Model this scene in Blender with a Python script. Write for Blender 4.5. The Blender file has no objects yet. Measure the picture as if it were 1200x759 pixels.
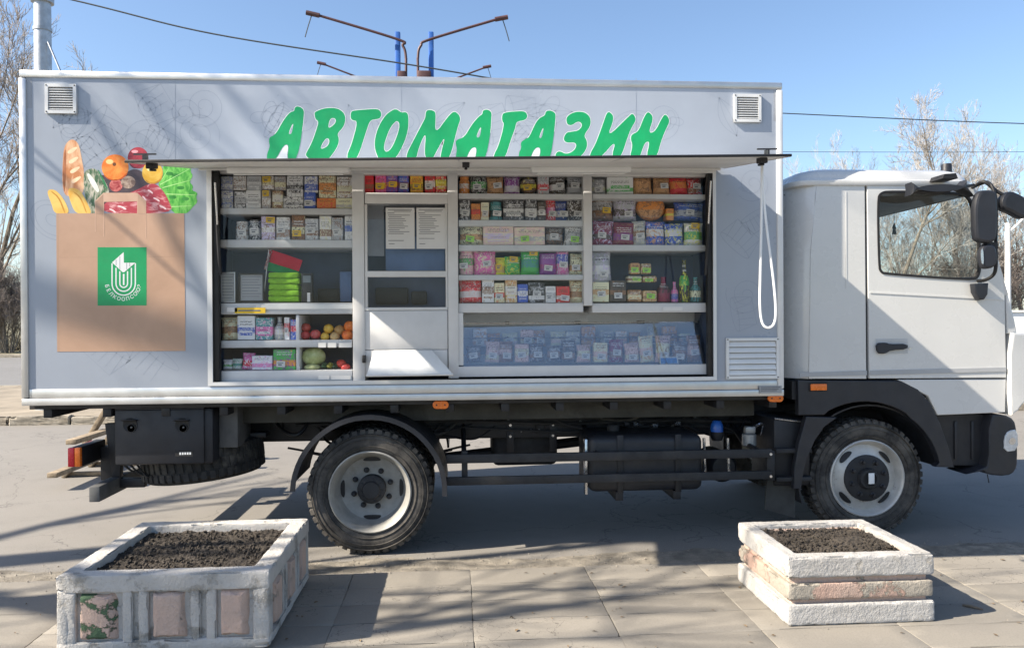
import bpy, bmesh, math, random
from mathutils import Vector, Matrix, noise
rnd = random.Random(11)
rad = math.radians
scene = bpy.context.scene
col = scene.collection

# ------------------------------------------------------------------ camera, sky, sun, exposure
YAW, PITCH, ROLL = rad(4.1), rad(.28), rad(.33)
CAM = Vector((0, -5.675, 1.72)); FPX = 910.0
F_ = Vector((math.sin(YAW)*math.cos(PITCH), math.cos(YAW)*math.cos(PITCH), -math.sin(PITCH)))
R0 = Vector((math.cos(YAW), -math.sin(YAW), 0)); U0 = R0.cross(F_)
R_ = R0*math.cos(ROLL) - U0*math.sin(ROLL); U_ = U0*math.cos(ROLL) + R0*math.sin(ROLL)
cd = bpy.data.cameras.new('camera'); cam = bpy.data.objects.new('camera', cd); col.objects.link(cam)
cd.sensor_width = 36; cd.lens = FPX/1200*36; cd.clip_start = .05; cd.clip_end = 3000
m = Matrix.Identity(4)
for i in range(3): m[i][0] = R_[i]; m[i][1] = U_[i]; m[i][2] = -F_[i]; m[i][3] = CAM[i]
cam.matrix_world = m; scene.camera = cam

LIGHT = Vector((1.24, .31, -1)).normalized()          # direction the sunlight travels
w = bpy.data.worlds.new('World'); scene.world = w; w.use_nodes = True
nt = w.node_tree; bg = nt.nodes['Background']; sk = nt.nodes.new('ShaderNodeTexSky')
sk.sky_type = 'NISHITA'; sk.sun_disc = False; sk.sun_elevation = math.asin(-LIGHT.z)
sk.sun_rotation = math.atan2(-LIGHT.x, -LIGHT.y); sk.air_density = 1.0; sk.dust_density = 1.0; sk.ozone_density = 2.8
nt.links.new(sk.outputs[0], bg.inputs[0]); bg.inputs[1].default_value = .088
sd = bpy.data.lights.new('sun', 'SUN'); sd.energy = 5.0; sd.angle = rad(.53); sd.color = (1, .89, .74)
sun = bpy.data.objects.new('sun', sd); col.objects.link(sun); sun.location = (-12, -3, 10)
sun.rotation_euler = LIGHT.to_track_quat('-Z', 'Y').to_euler()
vs = scene.view_settings; vs.view_transform = 'Standard'; vs.look = 'None'; vs.exposure = 1.35; vs.gamma = 1

def q(u, v, Y=0.0):
    """where the sight line through a measured photo point meets the upright plane Y (metres)"""
    d = F_ + R_*((u-600)/FPX) - U_*((v-379.5)/FPX)
    p = CAM + d*((Y-CAM.y)/d.y)
    return p.x, p.z
def qg(u, v, Z=0.0):
    d = F_ + R_*((u-600)/FPX) - U_*((v-379.5)/FPX)
    p = CAM + d*((Z-CAM.z)/d.z)
    return p.x, p.y

# ------------------------------------------------------------------ materials
def s2l(c): c /= 255.; return c/12.92 if c <= .04045 else ((c+.055)/1.055)**2.4
def S(r, g, b): return (s2l(r), s2l(g), s2l(b))
def newmat(name):
    M = bpy.data.materials.new(name); M.use_nodes = True
    return M, M.node_tree, M.node_tree.nodes['Principled BSDF']
def N(nt, t, **kw):
    n = nt.nodes.new(t)
    for k, v in kw.items(): setattr(n, k, v)
    return n
def mixc(nt, fac, a, b, mode='MIX'):
    n = N(nt, 'ShaderNodeMix', data_type='RGBA', blend_type=mode)
    for i, x in ((0, fac), (6, a), (7, b)):
        if hasattr(x, 'is_linked'): nt.links.new(x, n.inputs[i])
        else: n.inputs[i].default_value = x if i == 0 else (*x[:3], 1)
    return n.outputs[2]
def mth(nt, op, a, b=None, c=None):
    n = N(nt, 'ShaderNodeMath', operation=op)
    for i, x in enumerate((a, b, c)):
        if x is None: continue
        if hasattr(x, 'is_linked'): nt.links.new(x, n.inputs[i])
        else: n.inputs[i].default_value = x
    return n.outputs[0]
def ramp(nt, x, a, b):
    n = N(nt, 'ShaderNodeMapRange'); n.clamp = True
    nt.links.new(x, n.inputs[0]); n.inputs[1].default_value = a; n.inputs[2].default_value = b
    return n.outputs[0]
def noise_n(nt, scale, detail=5, rough=.6, coord='Object', vec=None, dist=0):
    n = N(nt, 'ShaderNodeTexNoise'); n.inputs['Scale'].default_value = scale; n.inputs['Detail'].default_value = detail
    n.inputs['Roughness'].default_value = rough; n.inputs['Distortion'].default_value = dist
    if vec is None:
        tc = N(nt, 'ShaderNodeTexCoord'); vec = tc.outputs[coord]
    nt.links.new(vec, n.inputs['Vector']); return n.outputs[0]
def bump(nt, bs, h, strength=.3, dist=.01):
    b = N(nt, 'ShaderNodeBump'); b.inputs['Strength'].default_value = strength; b.inputs['Distance'].default_value = dist
    nt.links.new(h, b.inputs['Height']); nt.links.new(b.outputs[0], bs.inputs['Normal'])
MATS = {}
def mat(name, c, rough=.5, metal=0., var=.12, scale=6., bmp=0., bscale=60., coat=0., c2=None, fac=(.45, .65)):
    """base colour broken up by grime noise; optional second colour in patches; optional fine relief"""
    if name in MATS: return MATS[name]
    M, t, b = newmat(name)
    n1 = noise_n(t, scale, 6, .62)
    dark = tuple(x*(1-var*1.6) for x in c); lite = tuple(min(1, x*(1+var)) for x in c)
    o = mixc(t, ramp(t, n1, .3, .7), dark, lite)
    if c2 is not None:
        n2 = noise_n(t, scale*.7, 8, .7); o = mixc(t, ramp(t, n2, *fac), o, c2)
    t.links.new(o, b.inputs['Base Color'])
    r2 = ramp(t, noise_n(t, scale*2.3, 4, .6), .3, .7)
    t.links.new(mth(t, 'MULTIPLY_ADD', r2, .18, max(0, rough-.09)), b.inputs['Roughness'])
    b.inputs['Metallic'].default_value = metal; b.inputs['Coat Weight'].default_value = coat
    if bmp: bump(t, b, noise_n(t, bscale, 6, .7), bmp, .01)
    MATS[name] = M; return M
def glass(name, tint=(1, 1, 1), extra=.02, ior=1.5):
    if name in MATS: return MATS[name]
    M, t, b = newmat(name); t.nodes.remove(b)
    out = t.nodes['Material Output']; tr = N(t, 'ShaderNodeBsdfTransparent'); gl = N(t, 'ShaderNodeBsdfGlossy')
    tr.inputs[0].default_value = (*tint, 1); gl.inputs['Roughness'].default_value = .01
    fr = N(t, 'ShaderNodeFresnel'); ge = N(t, 'ShaderNodeNewGeometry')      # both faces of the pane reflect alike
    t.links.new(mth(t, 'MULTIPLY_ADD', ge.outputs['Backfacing'], 1/ior-ior, ior), fr.inputs[0])
    mx = N(t, 'ShaderNodeMixShader'); t.links.new(mth(t, 'ADD', fr.outputs[0], extra), mx.inputs[0])
    t.links.new(tr.outputs[0], mx.inputs[1]); t.links.new(gl.outputs[0], mx.inputs[2]); t.links.new(mx.outputs[0], out.inputs[0])
    MATS[name] = M; return M

# ------------------------------------------------------------------ mesh helpers
def finish(name, bm, m, parent=None, smooth=None):
    me = bpy.data.meshes.new(name); bm.to_mesh(me); bm.free()
    return mesh_ob(name, me, m, parent, smooth)
def mesh_ob(name, me, m, parent=None, smooth=None):
    if m is not None and not me.materials: me.materials.append(m)
    if smooth is not None:
        for p in me.polygons: p.use_smooth = True
        me.set_sharp_from_angle(angle=rad(smooth))
    o = bpy.data.objects.new(name, me); col.objects.link(o)
    if parent is not None: setpar(o, parent)
    return o
def setpar(o, p):
    o.parent = p
    o.matrix_parent_inverse = Matrix.Translation(-basis(p))
def basis(p):
    # world translation of a parent whose own chain is pure translation
    if p.parent is None: return Vector(p.location)
    return Vector(p.location) + p.matrix_parent_inverse.translation + basis(p.parent)
def thing(name, label, cat, loc=(0, 0, 0), group=None):
    o = bpy.data.objects.new(name, None); col.objects.link(o); o.location = loc; o.empty_display_size = .2
    return tag(o, label, cat, group)
def tag(o, label, cat, group=None):
    o['label'] = label; o['category'] = cat
    if group: o['group'] = group
    return o
def struct(o): o['kind'] = 'structure'; return o
def box_bm(x0, x1, y0, y1, z0, z1, bev=0., seg=2, bm=None):
    b2 = bmesh.new(); bmesh.ops.create_cube(b2, size=1)
    for v in b2.verts: v.co = Vector((x0+(v.co.x+.5)*(x1-x0), y0+(v.co.y+.5)*(y1-y0), z0+(v.co.z+.5)*(z1-z0)))
    if bev: bmesh.ops.bevel(b2, geom=b2.edges[:], offset=bev, segments=seg, affect='EDGES', profile=.5, clamp_overlap=True)
    if bm is None: return b2
    join(bm, b2); return bm
def join(bm, b2):
    me = bpy.data.meshes.new('t'); b2.to_mesh(me); b2.free(); bm.from_mesh(me); bpy.data.meshes.remove(me)
def box(name, x0, x1, y0, y1, z0, z1, m, parent=None, bev=.004, seg=2):
    return finish(name, box_bm(x0, x1, y0, y1, z0, z1, bev, seg), m, parent, 40)
def hexa(name, pts, m, parent=None, bev=0.):
    """8 corners: 4 of one end (loop), 4 of the other"""
    bm = bmesh.new(); v = [bm.verts.new(p) for p in pts]
    for f in ((0, 1, 2, 3), (7, 6, 5, 4), (0, 4, 5, 1), (1, 5, 6, 2), (2, 6, 7, 3), (3, 7, 4, 0)): bm.faces.new([v[i] for i in f])
    bmesh.ops.recalc_face_normals(bm, faces=bm.faces[:])
    if bev: bmesh.ops.bevel(bm, geom=bm.edges[:], offset=bev, segments=2, affect='EDGES', profile=.5, clamp_overlap=True)
    return finish(name, bm, m, parent, 40)
def chaikin(p, n=1):
    for _ in range(n):
        o = []
        for i in range(len(p)):
            a, b = p[i], p[(i+1) % len(p)]
            o += [(a[0]*.75+b[0]*.25, a[1]*.75+b[1]*.25), (a[0]*.25+b[0]*.75, a[1]*.25+b[1]*.75)]
        p = o
    return p
def grow(p, d):
    A = sum(p[i][0]*p[(i+1) % len(p)][1]-p[(i+1) % len(p)][0]*p[i][1] for i in range(len(p)))
    s = 1 if A > 0 else -1; o = []
    for i in range(len(p)):
        a, b, c = Vector(p[i-1]), Vector(p[i]), Vector(p[(i+1) % len(p)])
        t = (c-a); t = t.normalized() if t.length else Vector((1, 0))
        o.append((b.x+t.y*s*d, b.y-t.x*s*d))
    return o
def poly(name, outer, y0, y1, m, parent=None, holes=(), sm=None, bev=0.):
    """plate with outline in the X-Z plane between depths y0 (front) and y1, holes cut through"""
    cu = bpy.data.curves.new('t', 'CURVE'); cu.dimensions = '2D'; cu.fill_mode = 'BOTH'
    cu.extrude = max(abs(y1-y0)/2-bev, 1e-4); cu.bevel_depth = bev; cu.bevel_resolution = 1
    if bev: outer = grow(outer, -bev); holes = [grow(h, bev) for h in holes]
    for p in [outer]+list(holes):
        sp = cu.splines.new('POLY'); sp.points.add(len(p)-1); sp.use_cyclic_u = True
        for i, c in enumerate(p): sp.points[i].co = (c[0], c[1], 0, 1)
    ob = bpy.data.objects.new('t', cu); me = bpy.data.meshes.new_from_object(ob)
    bpy.data.objects.remove(ob); bpy.data.curves.remove(cu)
    me.name = name; ym = (y0+y1)/2
    for v in me.vertices: v.co = Vector((v.co.x, ym-v.co.z, v.co.y))
    return mesh_ob(name, me, m, parent, sm)
def lathe_bm(prof, axis='Y', c=(0, 0, 0), segs=48, bm=None, close=False):
    """prof: (radius, offset along axis)"""
    bm = bm or bmesh.new(); rings = []
    for r, a in prof:
        ring = []
        for k in range(segs):
            t = 2*math.pi*k/segs; x, y = r*math.cos(t), r*math.sin(t)
            p = {'Y': (x, a, y), 'Z': (x, y, a), 'X': (a, x, y)}[axis]
            ring.append(bm.verts.new((p[0]+c[0], p[1]+c[1], p[2]+c[2])))
        rings.append(ring)
    fs = []
    for A, B in zip(rings, rings[1:]):
        for k in range(segs): fs.append(bm.faces.new((A[k], A[(k+1) % segs], B[(k+1) % segs], B[k])))
    for R_i, (r, a) in ((0, prof[0]), (-1, prof[-1])):
        if r > 1e-5 and close: fs.append(bm.faces.new(rings[R_i]))
    bmesh.ops.remove_doubles(bm, verts=[v for R in rings for v in R], dist=1e-6)
    bmesh.ops.recalc_face_normals(bm, faces=[f for f in fs if f.is_valid])
    return bm
def lathe(name, prof, axis, c, m, parent=None, segs=48, sm=40, close=True):
    return finish(name, lathe_bm(prof, axis, c, segs, None, close), m, parent, sm)
def tube_geo(V, Fc, pts, radii, segs=6, caps=True):
    base = len(V); n = len(pts); up = None
    for i, p in enumerate(pts):
        t = (pts[min(i+1, n-1)]-pts[max(i-1, 0)])
        t = t.normalized() if t.length > 1e-9 else Vector((0, 0, 1))
        if up is None: up = t.orthogonal().normalized()
        up = up - t*up.dot(t)
        up = up.normalized() if up.length > 1e-6 else t.orthogonal().normalized()
        b = t.cross(up); r = radii[i]
        for k in range(segs):
            a = 2*math.pi*k/segs; V.append(p+up*(r*math.cos(a))+b*(r*math.sin(a)))
    for i in range(n-1):
        for k in range(segs):
            a = base+i*segs+k; b2 = base+i*segs+(k+1) % segs; Fc.append((a, b2, b2+segs, a+segs))
    if caps: Fc.append(tuple(base+k for k in reversed(range(segs)))); Fc.append(tuple(base+(n-1)*segs+k for k in range(segs)))
def tube(name, pts, r, m, parent=None, segs=8, sm=50):
    V, Fc = [], []; pts = [Vector(p) for p in pts]
    tube_geo(V, Fc, pts, r if isinstance(r, (list, tuple)) else [r]*len(pts), segs)
    me = bpy.data.meshes.new(name); me.from_pydata([tuple(v) for v in V], [], Fc)
    return mesh_ob(name, me, m, parent, sm)
def bez(pts, n=8):
    """smooth a polyline (Catmull-Rom)"""
    P = [Vector(p) for p in pts]; out = []
    for i in range(len(P)-1):
        a, b, c, d = P[max(i-1, 0)], P[i], P[i+1], P[min(i+2, len(P)-1)]
        for k in range(n):
            t = k/n; out.append(.5*((2*b)+(c-a)*t+(2*a-5*b+4*c-d)*t*t+(3*b-a-3*c+d)*t**3))
    return out+[P[-1]]
def roughen(bm, cuts, amp, sc, seed=0, keep=None):
    """break up clean faces: subdivide and push the vertices about"""
    bmesh.ops.triangulate(bm, faces=[f for f in bm.faces if len(f.verts) > 4])
    for _ in range(cuts):
        long = [e for e in bm.edges if e.calc_length() > .022]
        bmesh.ops.subdivide_edges(bm, edges=long, cuts=1, use_grid_fill=True)
    o = Vector((seed*7.1, seed*3.3, 1.7)); bm.normal_update()
    for v in bm.verts:
        nrm = v.normal.copy(); edge = max(abs(nrm.x), abs(nrm.y), abs(nrm.z)) < .97
        v.co += noise.noise_vector((v.co+o)*sc)*amp*.35 + noise.noise_vector((v.co+o)*sc*5.3)*amp*.5
        if edge:                                             # knocked corners and arrises
            k = noise.noise((v.co+o)*14)+.5*noise.noise((v.co+o)*37)
            if k > .12: v.co -= nrm*amp*min(3.2, (k-.12)*9)
    return bm

# ================================================================== THE SETTING
def sheet(name, x0, x1, y0, y1, z, m):
    bm = bmesh.new(); v = [bm.verts.new(p) for p in ((x0, y0, z), (x1, y0, z), (x1, y1, z), (x0, y1, z))]; bm.faces.new(v)
    return struct(finish(name, bm, m))
def asphalt(name, c, c2, grain=.5):
    M, t, b = newmat(name)
    big = noise_n(t, .35, 6, .6); mid = noise_n(t, 3.2, 6, .65); fine = noise_n(t, 120, 3, .7)
    o = mixc(t, ramp(t, big, .35, .65), c, c2)
    o = mixc(t, mth(t, 'MULTIPLY', ramp(t, mid, .5, .75), .35), o, tuple(x*.6 for x in c))
    o = mixc(t, mth(t, 'MULTIPLY', ramp(t, fine, .42, .62), grain), o, tuple(min(1, x*1.5) for x in c2))
    v = N(t, 'ShaderNodeTexVoronoi', feature='DISTANCE_TO_EDGE'); v.inputs['Scale'].default_value = .55
    tc = N(t, 'ShaderNodeTexCoord'); wv = N(t, 'ShaderNodeVectorMath', operation='ADD')
    nz = N(t, 'ShaderNodeTexNoise'); nz.inputs['Scale'].default_value = 2.; nz.inputs['Detail'].default_value = 6
    t.links.new(tc.outputs['Object'], nz.inputs['Vector']); t.links.new(tc.outputs['Object'], wv.inputs[0]); t.links.new(nz.outputs['Color'], wv.inputs[1])
    t.links.new(wv.outputs[0], v.inputs['Vector'])
    crack = mth(t, 'LESS_THAN', v.outputs['Distance'], .004)
    o = mixc(t, mth(t, 'MULTIPLY', crack, .45), o, tuple(x*.35 for x in c))
    t.links.new(o, b.inputs['Base Color']); b.inputs['Roughness'].default_value = .9
    bump(t, b, fine, .5, .004)
    return M
m_ground = mat('dry_grass_soil', (.14, .12, .07), .95, var=.3, scale=.8, bmp=.6, bscale=9, c2=(.10, .11, .05))
m_road = asphalt('worn_asphalt', (.146, .138, .126), (.182, .172, .157))
m_road2 = asphalt('far_asphalt', (.13, .13, .13), (.15, .15, .15))
m_median = mat('sandy_pavement', (.25, .215, .165), .95, var=.2, scale=1.6, bmp=.4, bscale=40)
sheet('ground', -1500, 1500, -600, 2400, -.03, m_ground)
sheet('road', -160, 160, -.36, 8.0, 0, m_road)
sheet('far_pavement', -160, 160, 8.1, 14.6, .13, m_median)
sheet('far_road', -160, 160, 14.85, 34.5, .01, m_road2)
struct(box('far_verge', -160, 160, 35.0, 60, -.02, .16, m_ground, None, 0))

# far kerb: a row of worn kerbstones
m_kerb = mat('kerb_concrete', (.29, .26, .21), .92, var=.3, scale=5, bmp=.9, bscale=25, c2=(.20, .17, .13), fac=(.52, .7))
kerb = struct(box('far_kerb', -160, 160, 8.04, 8.12, -.2, .06, m_kerb, None, 0))
kvar = []
for i in range(4):
    kvar.append(roughen(box_bm(-.485, .485, -.09, .09, -.1, .145, .02), 3, .022, 5, i))
kme = []
for i, b in enumerate(kvar):
    me = bpy.data.meshes.new('kerbstone'); b.to_mesh(me); b.free(); me.materials.append(m_kerb); kme.append(me)
for k in range(-22, 34):
    o = mesh_ob('kerbstone', kme[k % 4], None, kerb, None)
    o.location = (k*1.0+rnd.uniform(-.01, .01), 8.0+rnd.uniform(-.02, .02), rnd.uniform(-.02, .01)); o.rotation_euler.z = rnd.uniform(-.02, .02)
struct(box('second_kerb', -160, 160, 14.6, 14.85, -.1, .15, m_kerb, None, .02))
struct(box('verge_kerb', -160, 160, 34.5, 35.0, -.1, .17, m_kerb, None, .02))

# near pavement: slabs laid in columns, individually uneven
def slab_mat():
    M, t, b = newmat('paving_slab')
    oi = N(t, 'ShaderNodeObjectInfo'); big = noise_n(t, 1.1, 6, .6); mid = noise_n(t, 9, 6, .7); fine = noise_n(t, 90, 3, .7)
    o = mixc(t, oi.outputs['Random'], (.188, .175, .152), (.245, .227, .197))
    o = mixc(t, mth(t, 'MULTIPLY', ramp(t, big, .45, .7), .55), o, (.15, .142, .129))
    o = mixc(t, mth(t, 'MULTIPLY', ramp(t, mid, .55, .75), .45), o, (.275, .254, .22))
    o = mixc(t, mth(t, 'MULTIPLY', ramp(t, fine, .5, .7), .3), o, (.11, .10, .085))
    st_ = noise_n(t, 2.6, 8, .72, dist=1.5); o = mixc(t, mth(t, 'MULTIPLY', ramp(t, st_, .60, .68), .5), o, (.10, .094, .082))
    tcw = N(t, 'ShaderNodeTexCoord'); vo = N(t, 'ShaderNodeTexVoronoi', feature='DISTANCE_TO_EDGE'); vo.inputs['Scale'].default_value = 2.3
    nz = N(t, 'ShaderNodeTexNoise'); nz.inputs['Scale'].default_value = 4; nz.inputs['Detail'].default_value = 6; ad = N(t, 'ShaderNodeVectorMath', operation='ADD'); rv = N(t, 'ShaderNodeVectorMath', operation='ADD')
    cb = N(t, 'ShaderNodeCombineXYZ'); t.links.new(mth(t, 'MULTIPLY', oi.outputs['Random'], 40.), cb.inputs[0])
    t.links.new(tcw.outputs['Object'], rv.inputs[0]); t.links.new(cb.outputs[0], rv.inputs[1]); t.links.new(rv.outputs[0], nz.inputs['Vector']); t.links.new(rv.outputs[0], ad.inputs[0]); t.links.new(nz.outputs['Color'], ad.inputs[1]); t.links.new(ad.outputs[0], vo.inputs['Vector'])
    ck = mth(t, 'MULTIPLY', mth(t, 'LESS_THAN', vo.outputs['Distance'], .006), mth(t, 'GREATER_THAN', oi.outputs['Random'], .62)); o = mixc(t, mth(t, 'MULTIPLY', ck, .7), o, (.05, .046, .04))
    t.links.new(o, b.inputs['Base Color']); b.inputs['Roughness'].default_value = .92
    h = mth(t, 'ADD', mth(t, 'MULTIPLY', mid, .8), mth(t, 'MULTIPLY', fine, .5)); bump(t, b, h, .45, .006)
    return M
m_slab = slab_mat()
def pave_far():
    M, t, b = newmat('paving_beyond')
    tc = N(t, 'ShaderNodeTexCoord'); mp = N(t, 'ShaderNodeMapping'); mp.inputs['Rotation'].default_value = (0, 0, rad(90))
    t.links.new(tc.outputs['Object'], mp.inputs[0])
    br = N(t, 'ShaderNodeTexBrick'); br.inputs['Scale'].default_value = 1; br.inputs['Brick Width'].default_value = .3; br.inputs['Row Height'].default_value = .787
    br.inputs['Mortar Size'].default_value = .008; br.inputs['Color1'].default_value = (.165, .151, .128, 1); br.inputs['Color2'].default_value = (.21, .19, .16, 1); br.inputs['Mortar'].default_value = (.08, .07, .06, 1)
    t.links.new(mp.outputs[0], br.inputs[0]); t.links.new(br.outputs[0], b.inputs['Base Color']); b.inputs['Roughness'].default_value = .92
    return M
m_jt = mat('joint_dirt', (.05, .045, .037), 1, var=.3, scale=20, bmp=.8, bscale=80)
pav = struct(box('pavement', -7.05, 8.0, -4.2, -.36, -.12, .002, m_jt, None, 0))
struct(box('pavement_beyond', -60, -7.06, -30, -.36, -.12, .016, pave_far(), None, 0))
struct(box('pavement_beyond', 8.01, 60, -30, -.36, -.12, .016, bpy.data.materials['paving_beyond'], None, 0))
struct(box('pavement_beyond', -7.05, 8.0, -30, -4.21, -.12, .016, bpy.data.materials['paving_beyond'], None, 0))
vme = []
for i in range(5):
    bm = box_bm(-.3926, .3926, -.1488, .1488, -.05, 0, .004)
    roughen(bm, 3, .0022, 7, i+3)
    if i == 4:                                   # a cracked corner
        for v in bm.verts:
            if v.co.x+v.co.y*1.4 > .46: v.co.z -= .006
    me = bpy.data.meshes.new('paving_slab'); bm.to_mesh(me); bm.free(); me.materials.append(m_slab)
    for p in me.polygons: p.use_smooth = True
    me.set_sharp_from_angle(angle=rad(35)); vme.append(me)
for c in range(-8, 10):
    off = rnd.uniform(-.06, .06)
    for r in range(0, 13):
        o = mesh_ob('paving_slab', rnd.choice(vme[:4] if rnd.random() < .85 else vme), None, pav)
        o.location = (.085+.787*(c+.5)+rnd.uniform(-.003, .003), -.49-.3*r+off*.35+rnd.uniform(-.002, .002), .016+rnd.uniform(-.001, .001))
        o.rotation_euler = (rnd.uniform(-.006, .006), rnd.uniform(-.0012, .0012), rnd.uniform(-.005, .005)+(math.pi if rnd.random() < .5 else 0))
# sandy grit washed up along the pavement edge: a humped, ragged strip and loose stones
m_grit = mat('grit', (.23, .208, .172), 1, var=.35, scale=7, bmp=1, bscale=70, c2=(.15, .137, .115), fac=(.5, .7))
bm = bmesh.new(); nx, ny = 420, 14; G = []
for i in range(nx+1):
    x = -10+20*i/nx; row = []
    e0 = -.43+.05*noise.noise(Vector((x*1.7, 0, 3)))+.03*noise.noise(Vector((x*6, 0, 5))); e1 = .0+.10*noise.noise(Vector((x*.9, 0, 9)))+.05*noise.noise(Vector((x*4, 0, 1)))
    for j in range(ny+1):
        s = j/ny; y = e0+(e1-e0)*s
        z = -.012+.042*math.sin(math.pi*min(1, s*1.02))**.7*(.75+.6*noise.noise(Vector((x*3, y*9, 0))))+.007*noise.noise(Vector((x*22, y*22, 4)))
        row.append(bm.verts.new((x, y, z)))
    G.append(row)
for i in range(nx):
    for j in range(ny): bm.faces.new((G[i][j], G[i+1][j], G[i+1][j+1], G[i][j+1]))
o = finish('kerb_grit', bm, m_grit, None, 60); o['kind'] = 'stuff'; o['label'] = 'sandy grit heaped along the pavement edge'; o['category'] = 'grit'
V, Fc = [], []
for k in range(2400):
    x = rnd.uniform(-5, 6); y = rnd.gauss(-.2, .13) if rnd.random() < .62 else rnd.uniform(-1.7, 1.6); r = rnd.choice((.0015, .002, .002, .003, .003, .005))*(1 if y < -.4 or y > .1 else 1.5)
    z0 = .018 if y < -.42 else (.022 if y < 0 else .001); b = len(V)
    V += [(x+r*rnd.uniform(.7, 1.3)*a, y+r*rnd.uniform(.7, 1.3)*c, z0+r*d) for a, c, d in ((1, 0, 0), (0, 1, 0), (-1, 0, 0), (0, -1, 0), (.2, .1, 1))]
    Fc += [(b, b+1, b+4), (b+1, b+2, b+4), (b+2, b+3, b+4), (b+3, b, b+4)]
me = bpy.data.meshes.new('loose_gravel'); me.from_pydata(V, [], Fc)
o = mesh_ob('loose_gravel', me, mat('pebble', (.24, .215, .18), .9, var=.4, scale=30)); o['kind'] = 'stuff'; o['label'] = 'loose small stones scattered on the road edge'; o['category'] = 'gravel'

# ---------------------------------------------------------------- bare trees
def grow_tree(seed, H, spread=.55, levels=4, stems=1, r0=.14, dens=1., twig=.006):
    R = random.Random(seed); big = ([], []); small = ([], [])
    def branch(p, d, L, r, lev):
        n = 5 if lev < 2 else (4 if lev < levels else 3); pts = [p]; rr = [r]; dd = d.copy()
        for i in range(n):
            wob = .16 if lev < 2 else .26
            dd = (dd+Vector((R.uniform(-1, 1), R.uniform(-1, 1), R.uniform(-.55, 1)))*wob+Vector((0, 0, .07 if lev else .02))).normalized()
            pts.append(pts[-1]+dd*(L/n)); rr.append(max(r*(1-.72*(i+1)/n), twig*.7))
        tube_geo(*(big if lev < 2 else small), pts, rr, 7 if lev == 0 else (5 if lev == 1 else 3), False)
        if lev >= levels: return
        k = int({0: 11, 1: 8, 2: 7, 3: 5}.get(lev, 4)*dens)
        for j in range(k):
            f = R.uniform(.28 if lev == 0 else .15, 1.); i = min(int(f*n), n-1); a = f*n-i
            bp = pts[i].lerp(pts[i+1], a); t = (pts[i+1]-pts[i]).normalized()
            o_ = t.orthogonal().normalized(); o_.rotate(Matrix.Rotation(R.uniform(0, 6.283), 3, t))
            ang = R.uniform(.45, .95)*spread/.55
            branch(bp, (t*math.cos(ang)+o_*math.sin(ang)).normalized(), L*R.uniform(.38, .62)*(1-.25*f), max(rr[i]*R.uniform(.4, .6), twig), lev+1)
    for s in range(stems):
        a = R.uniform(0, 6.28); lean = 0 if stems == 1 else R.uniform(.1, .35)
        branch(Vector((math.cos(a)*.12*(stems > 1), math.sin(a)*.12*(stems > 1), -.15)), Vector((math.cos(a)*lean, math.sin(a)*lean, 1)).normalized(), H*(1 if s == 0 else R.uniform(.7, 1)), r0, 0)
    res = []
    for nm, (V, Fc) in (('trunk', big), ('crown', small)):
        me = bpy.data.meshes.new(nm); me.from_pydata([tuple(v) for v in V], [], Fc); me.materials.append(None); res.append(me)
    return res
m_bark = mat('bark', (.20, .165, .125), .9, var=.35, scale=5, bmp=.8, bscale=40)
m_twig = mat('twigs', (.33, .305, .275), .85, var=.3, scale=2)
m_twig_red = mat('ruddy_twigs', (.24, .205, .18), .85, var=.3, scale=2)
TV = [grow_tree(3, 12.5, .55, 4, 1, .17, 1.05, .011), grow_tree(8, 12, .5, 4, 2, .13, .9, .011), grow_tree(21, 13.5, .42, 4, 1, .16, 1.1, .010), grow_tree(33, 5.0, .62, 3, 8, .05, 1.25, .009), grow_tree(14, 10.5, .5, 3, 1, .17, .6, .014), grow_tree(41, 14, .6, 3, 1, .30, .6, .02)]
def plant_tree(v, x, y, rot, sc, label, group, tw=None, name='bare_tree', cat='tree', z=.1):
    t = thing(name, label, cat, (x, y, z), group); t.rotation_euler.z = rot; t.scale = (sc, sc, sc)
    for me, nm, mm in zip(TV[v], ('trunk', 'crown'), (m_bark, tw or m_twig)):
        o = bpy.data.objects.new(nm, me); col.objects.link(o); o.parent = t
        o.material_slots[0].link = 'OBJECT'; o.material_slots[0].material = mm
    return t
GR = 'bare trees beyond the far road'
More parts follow.
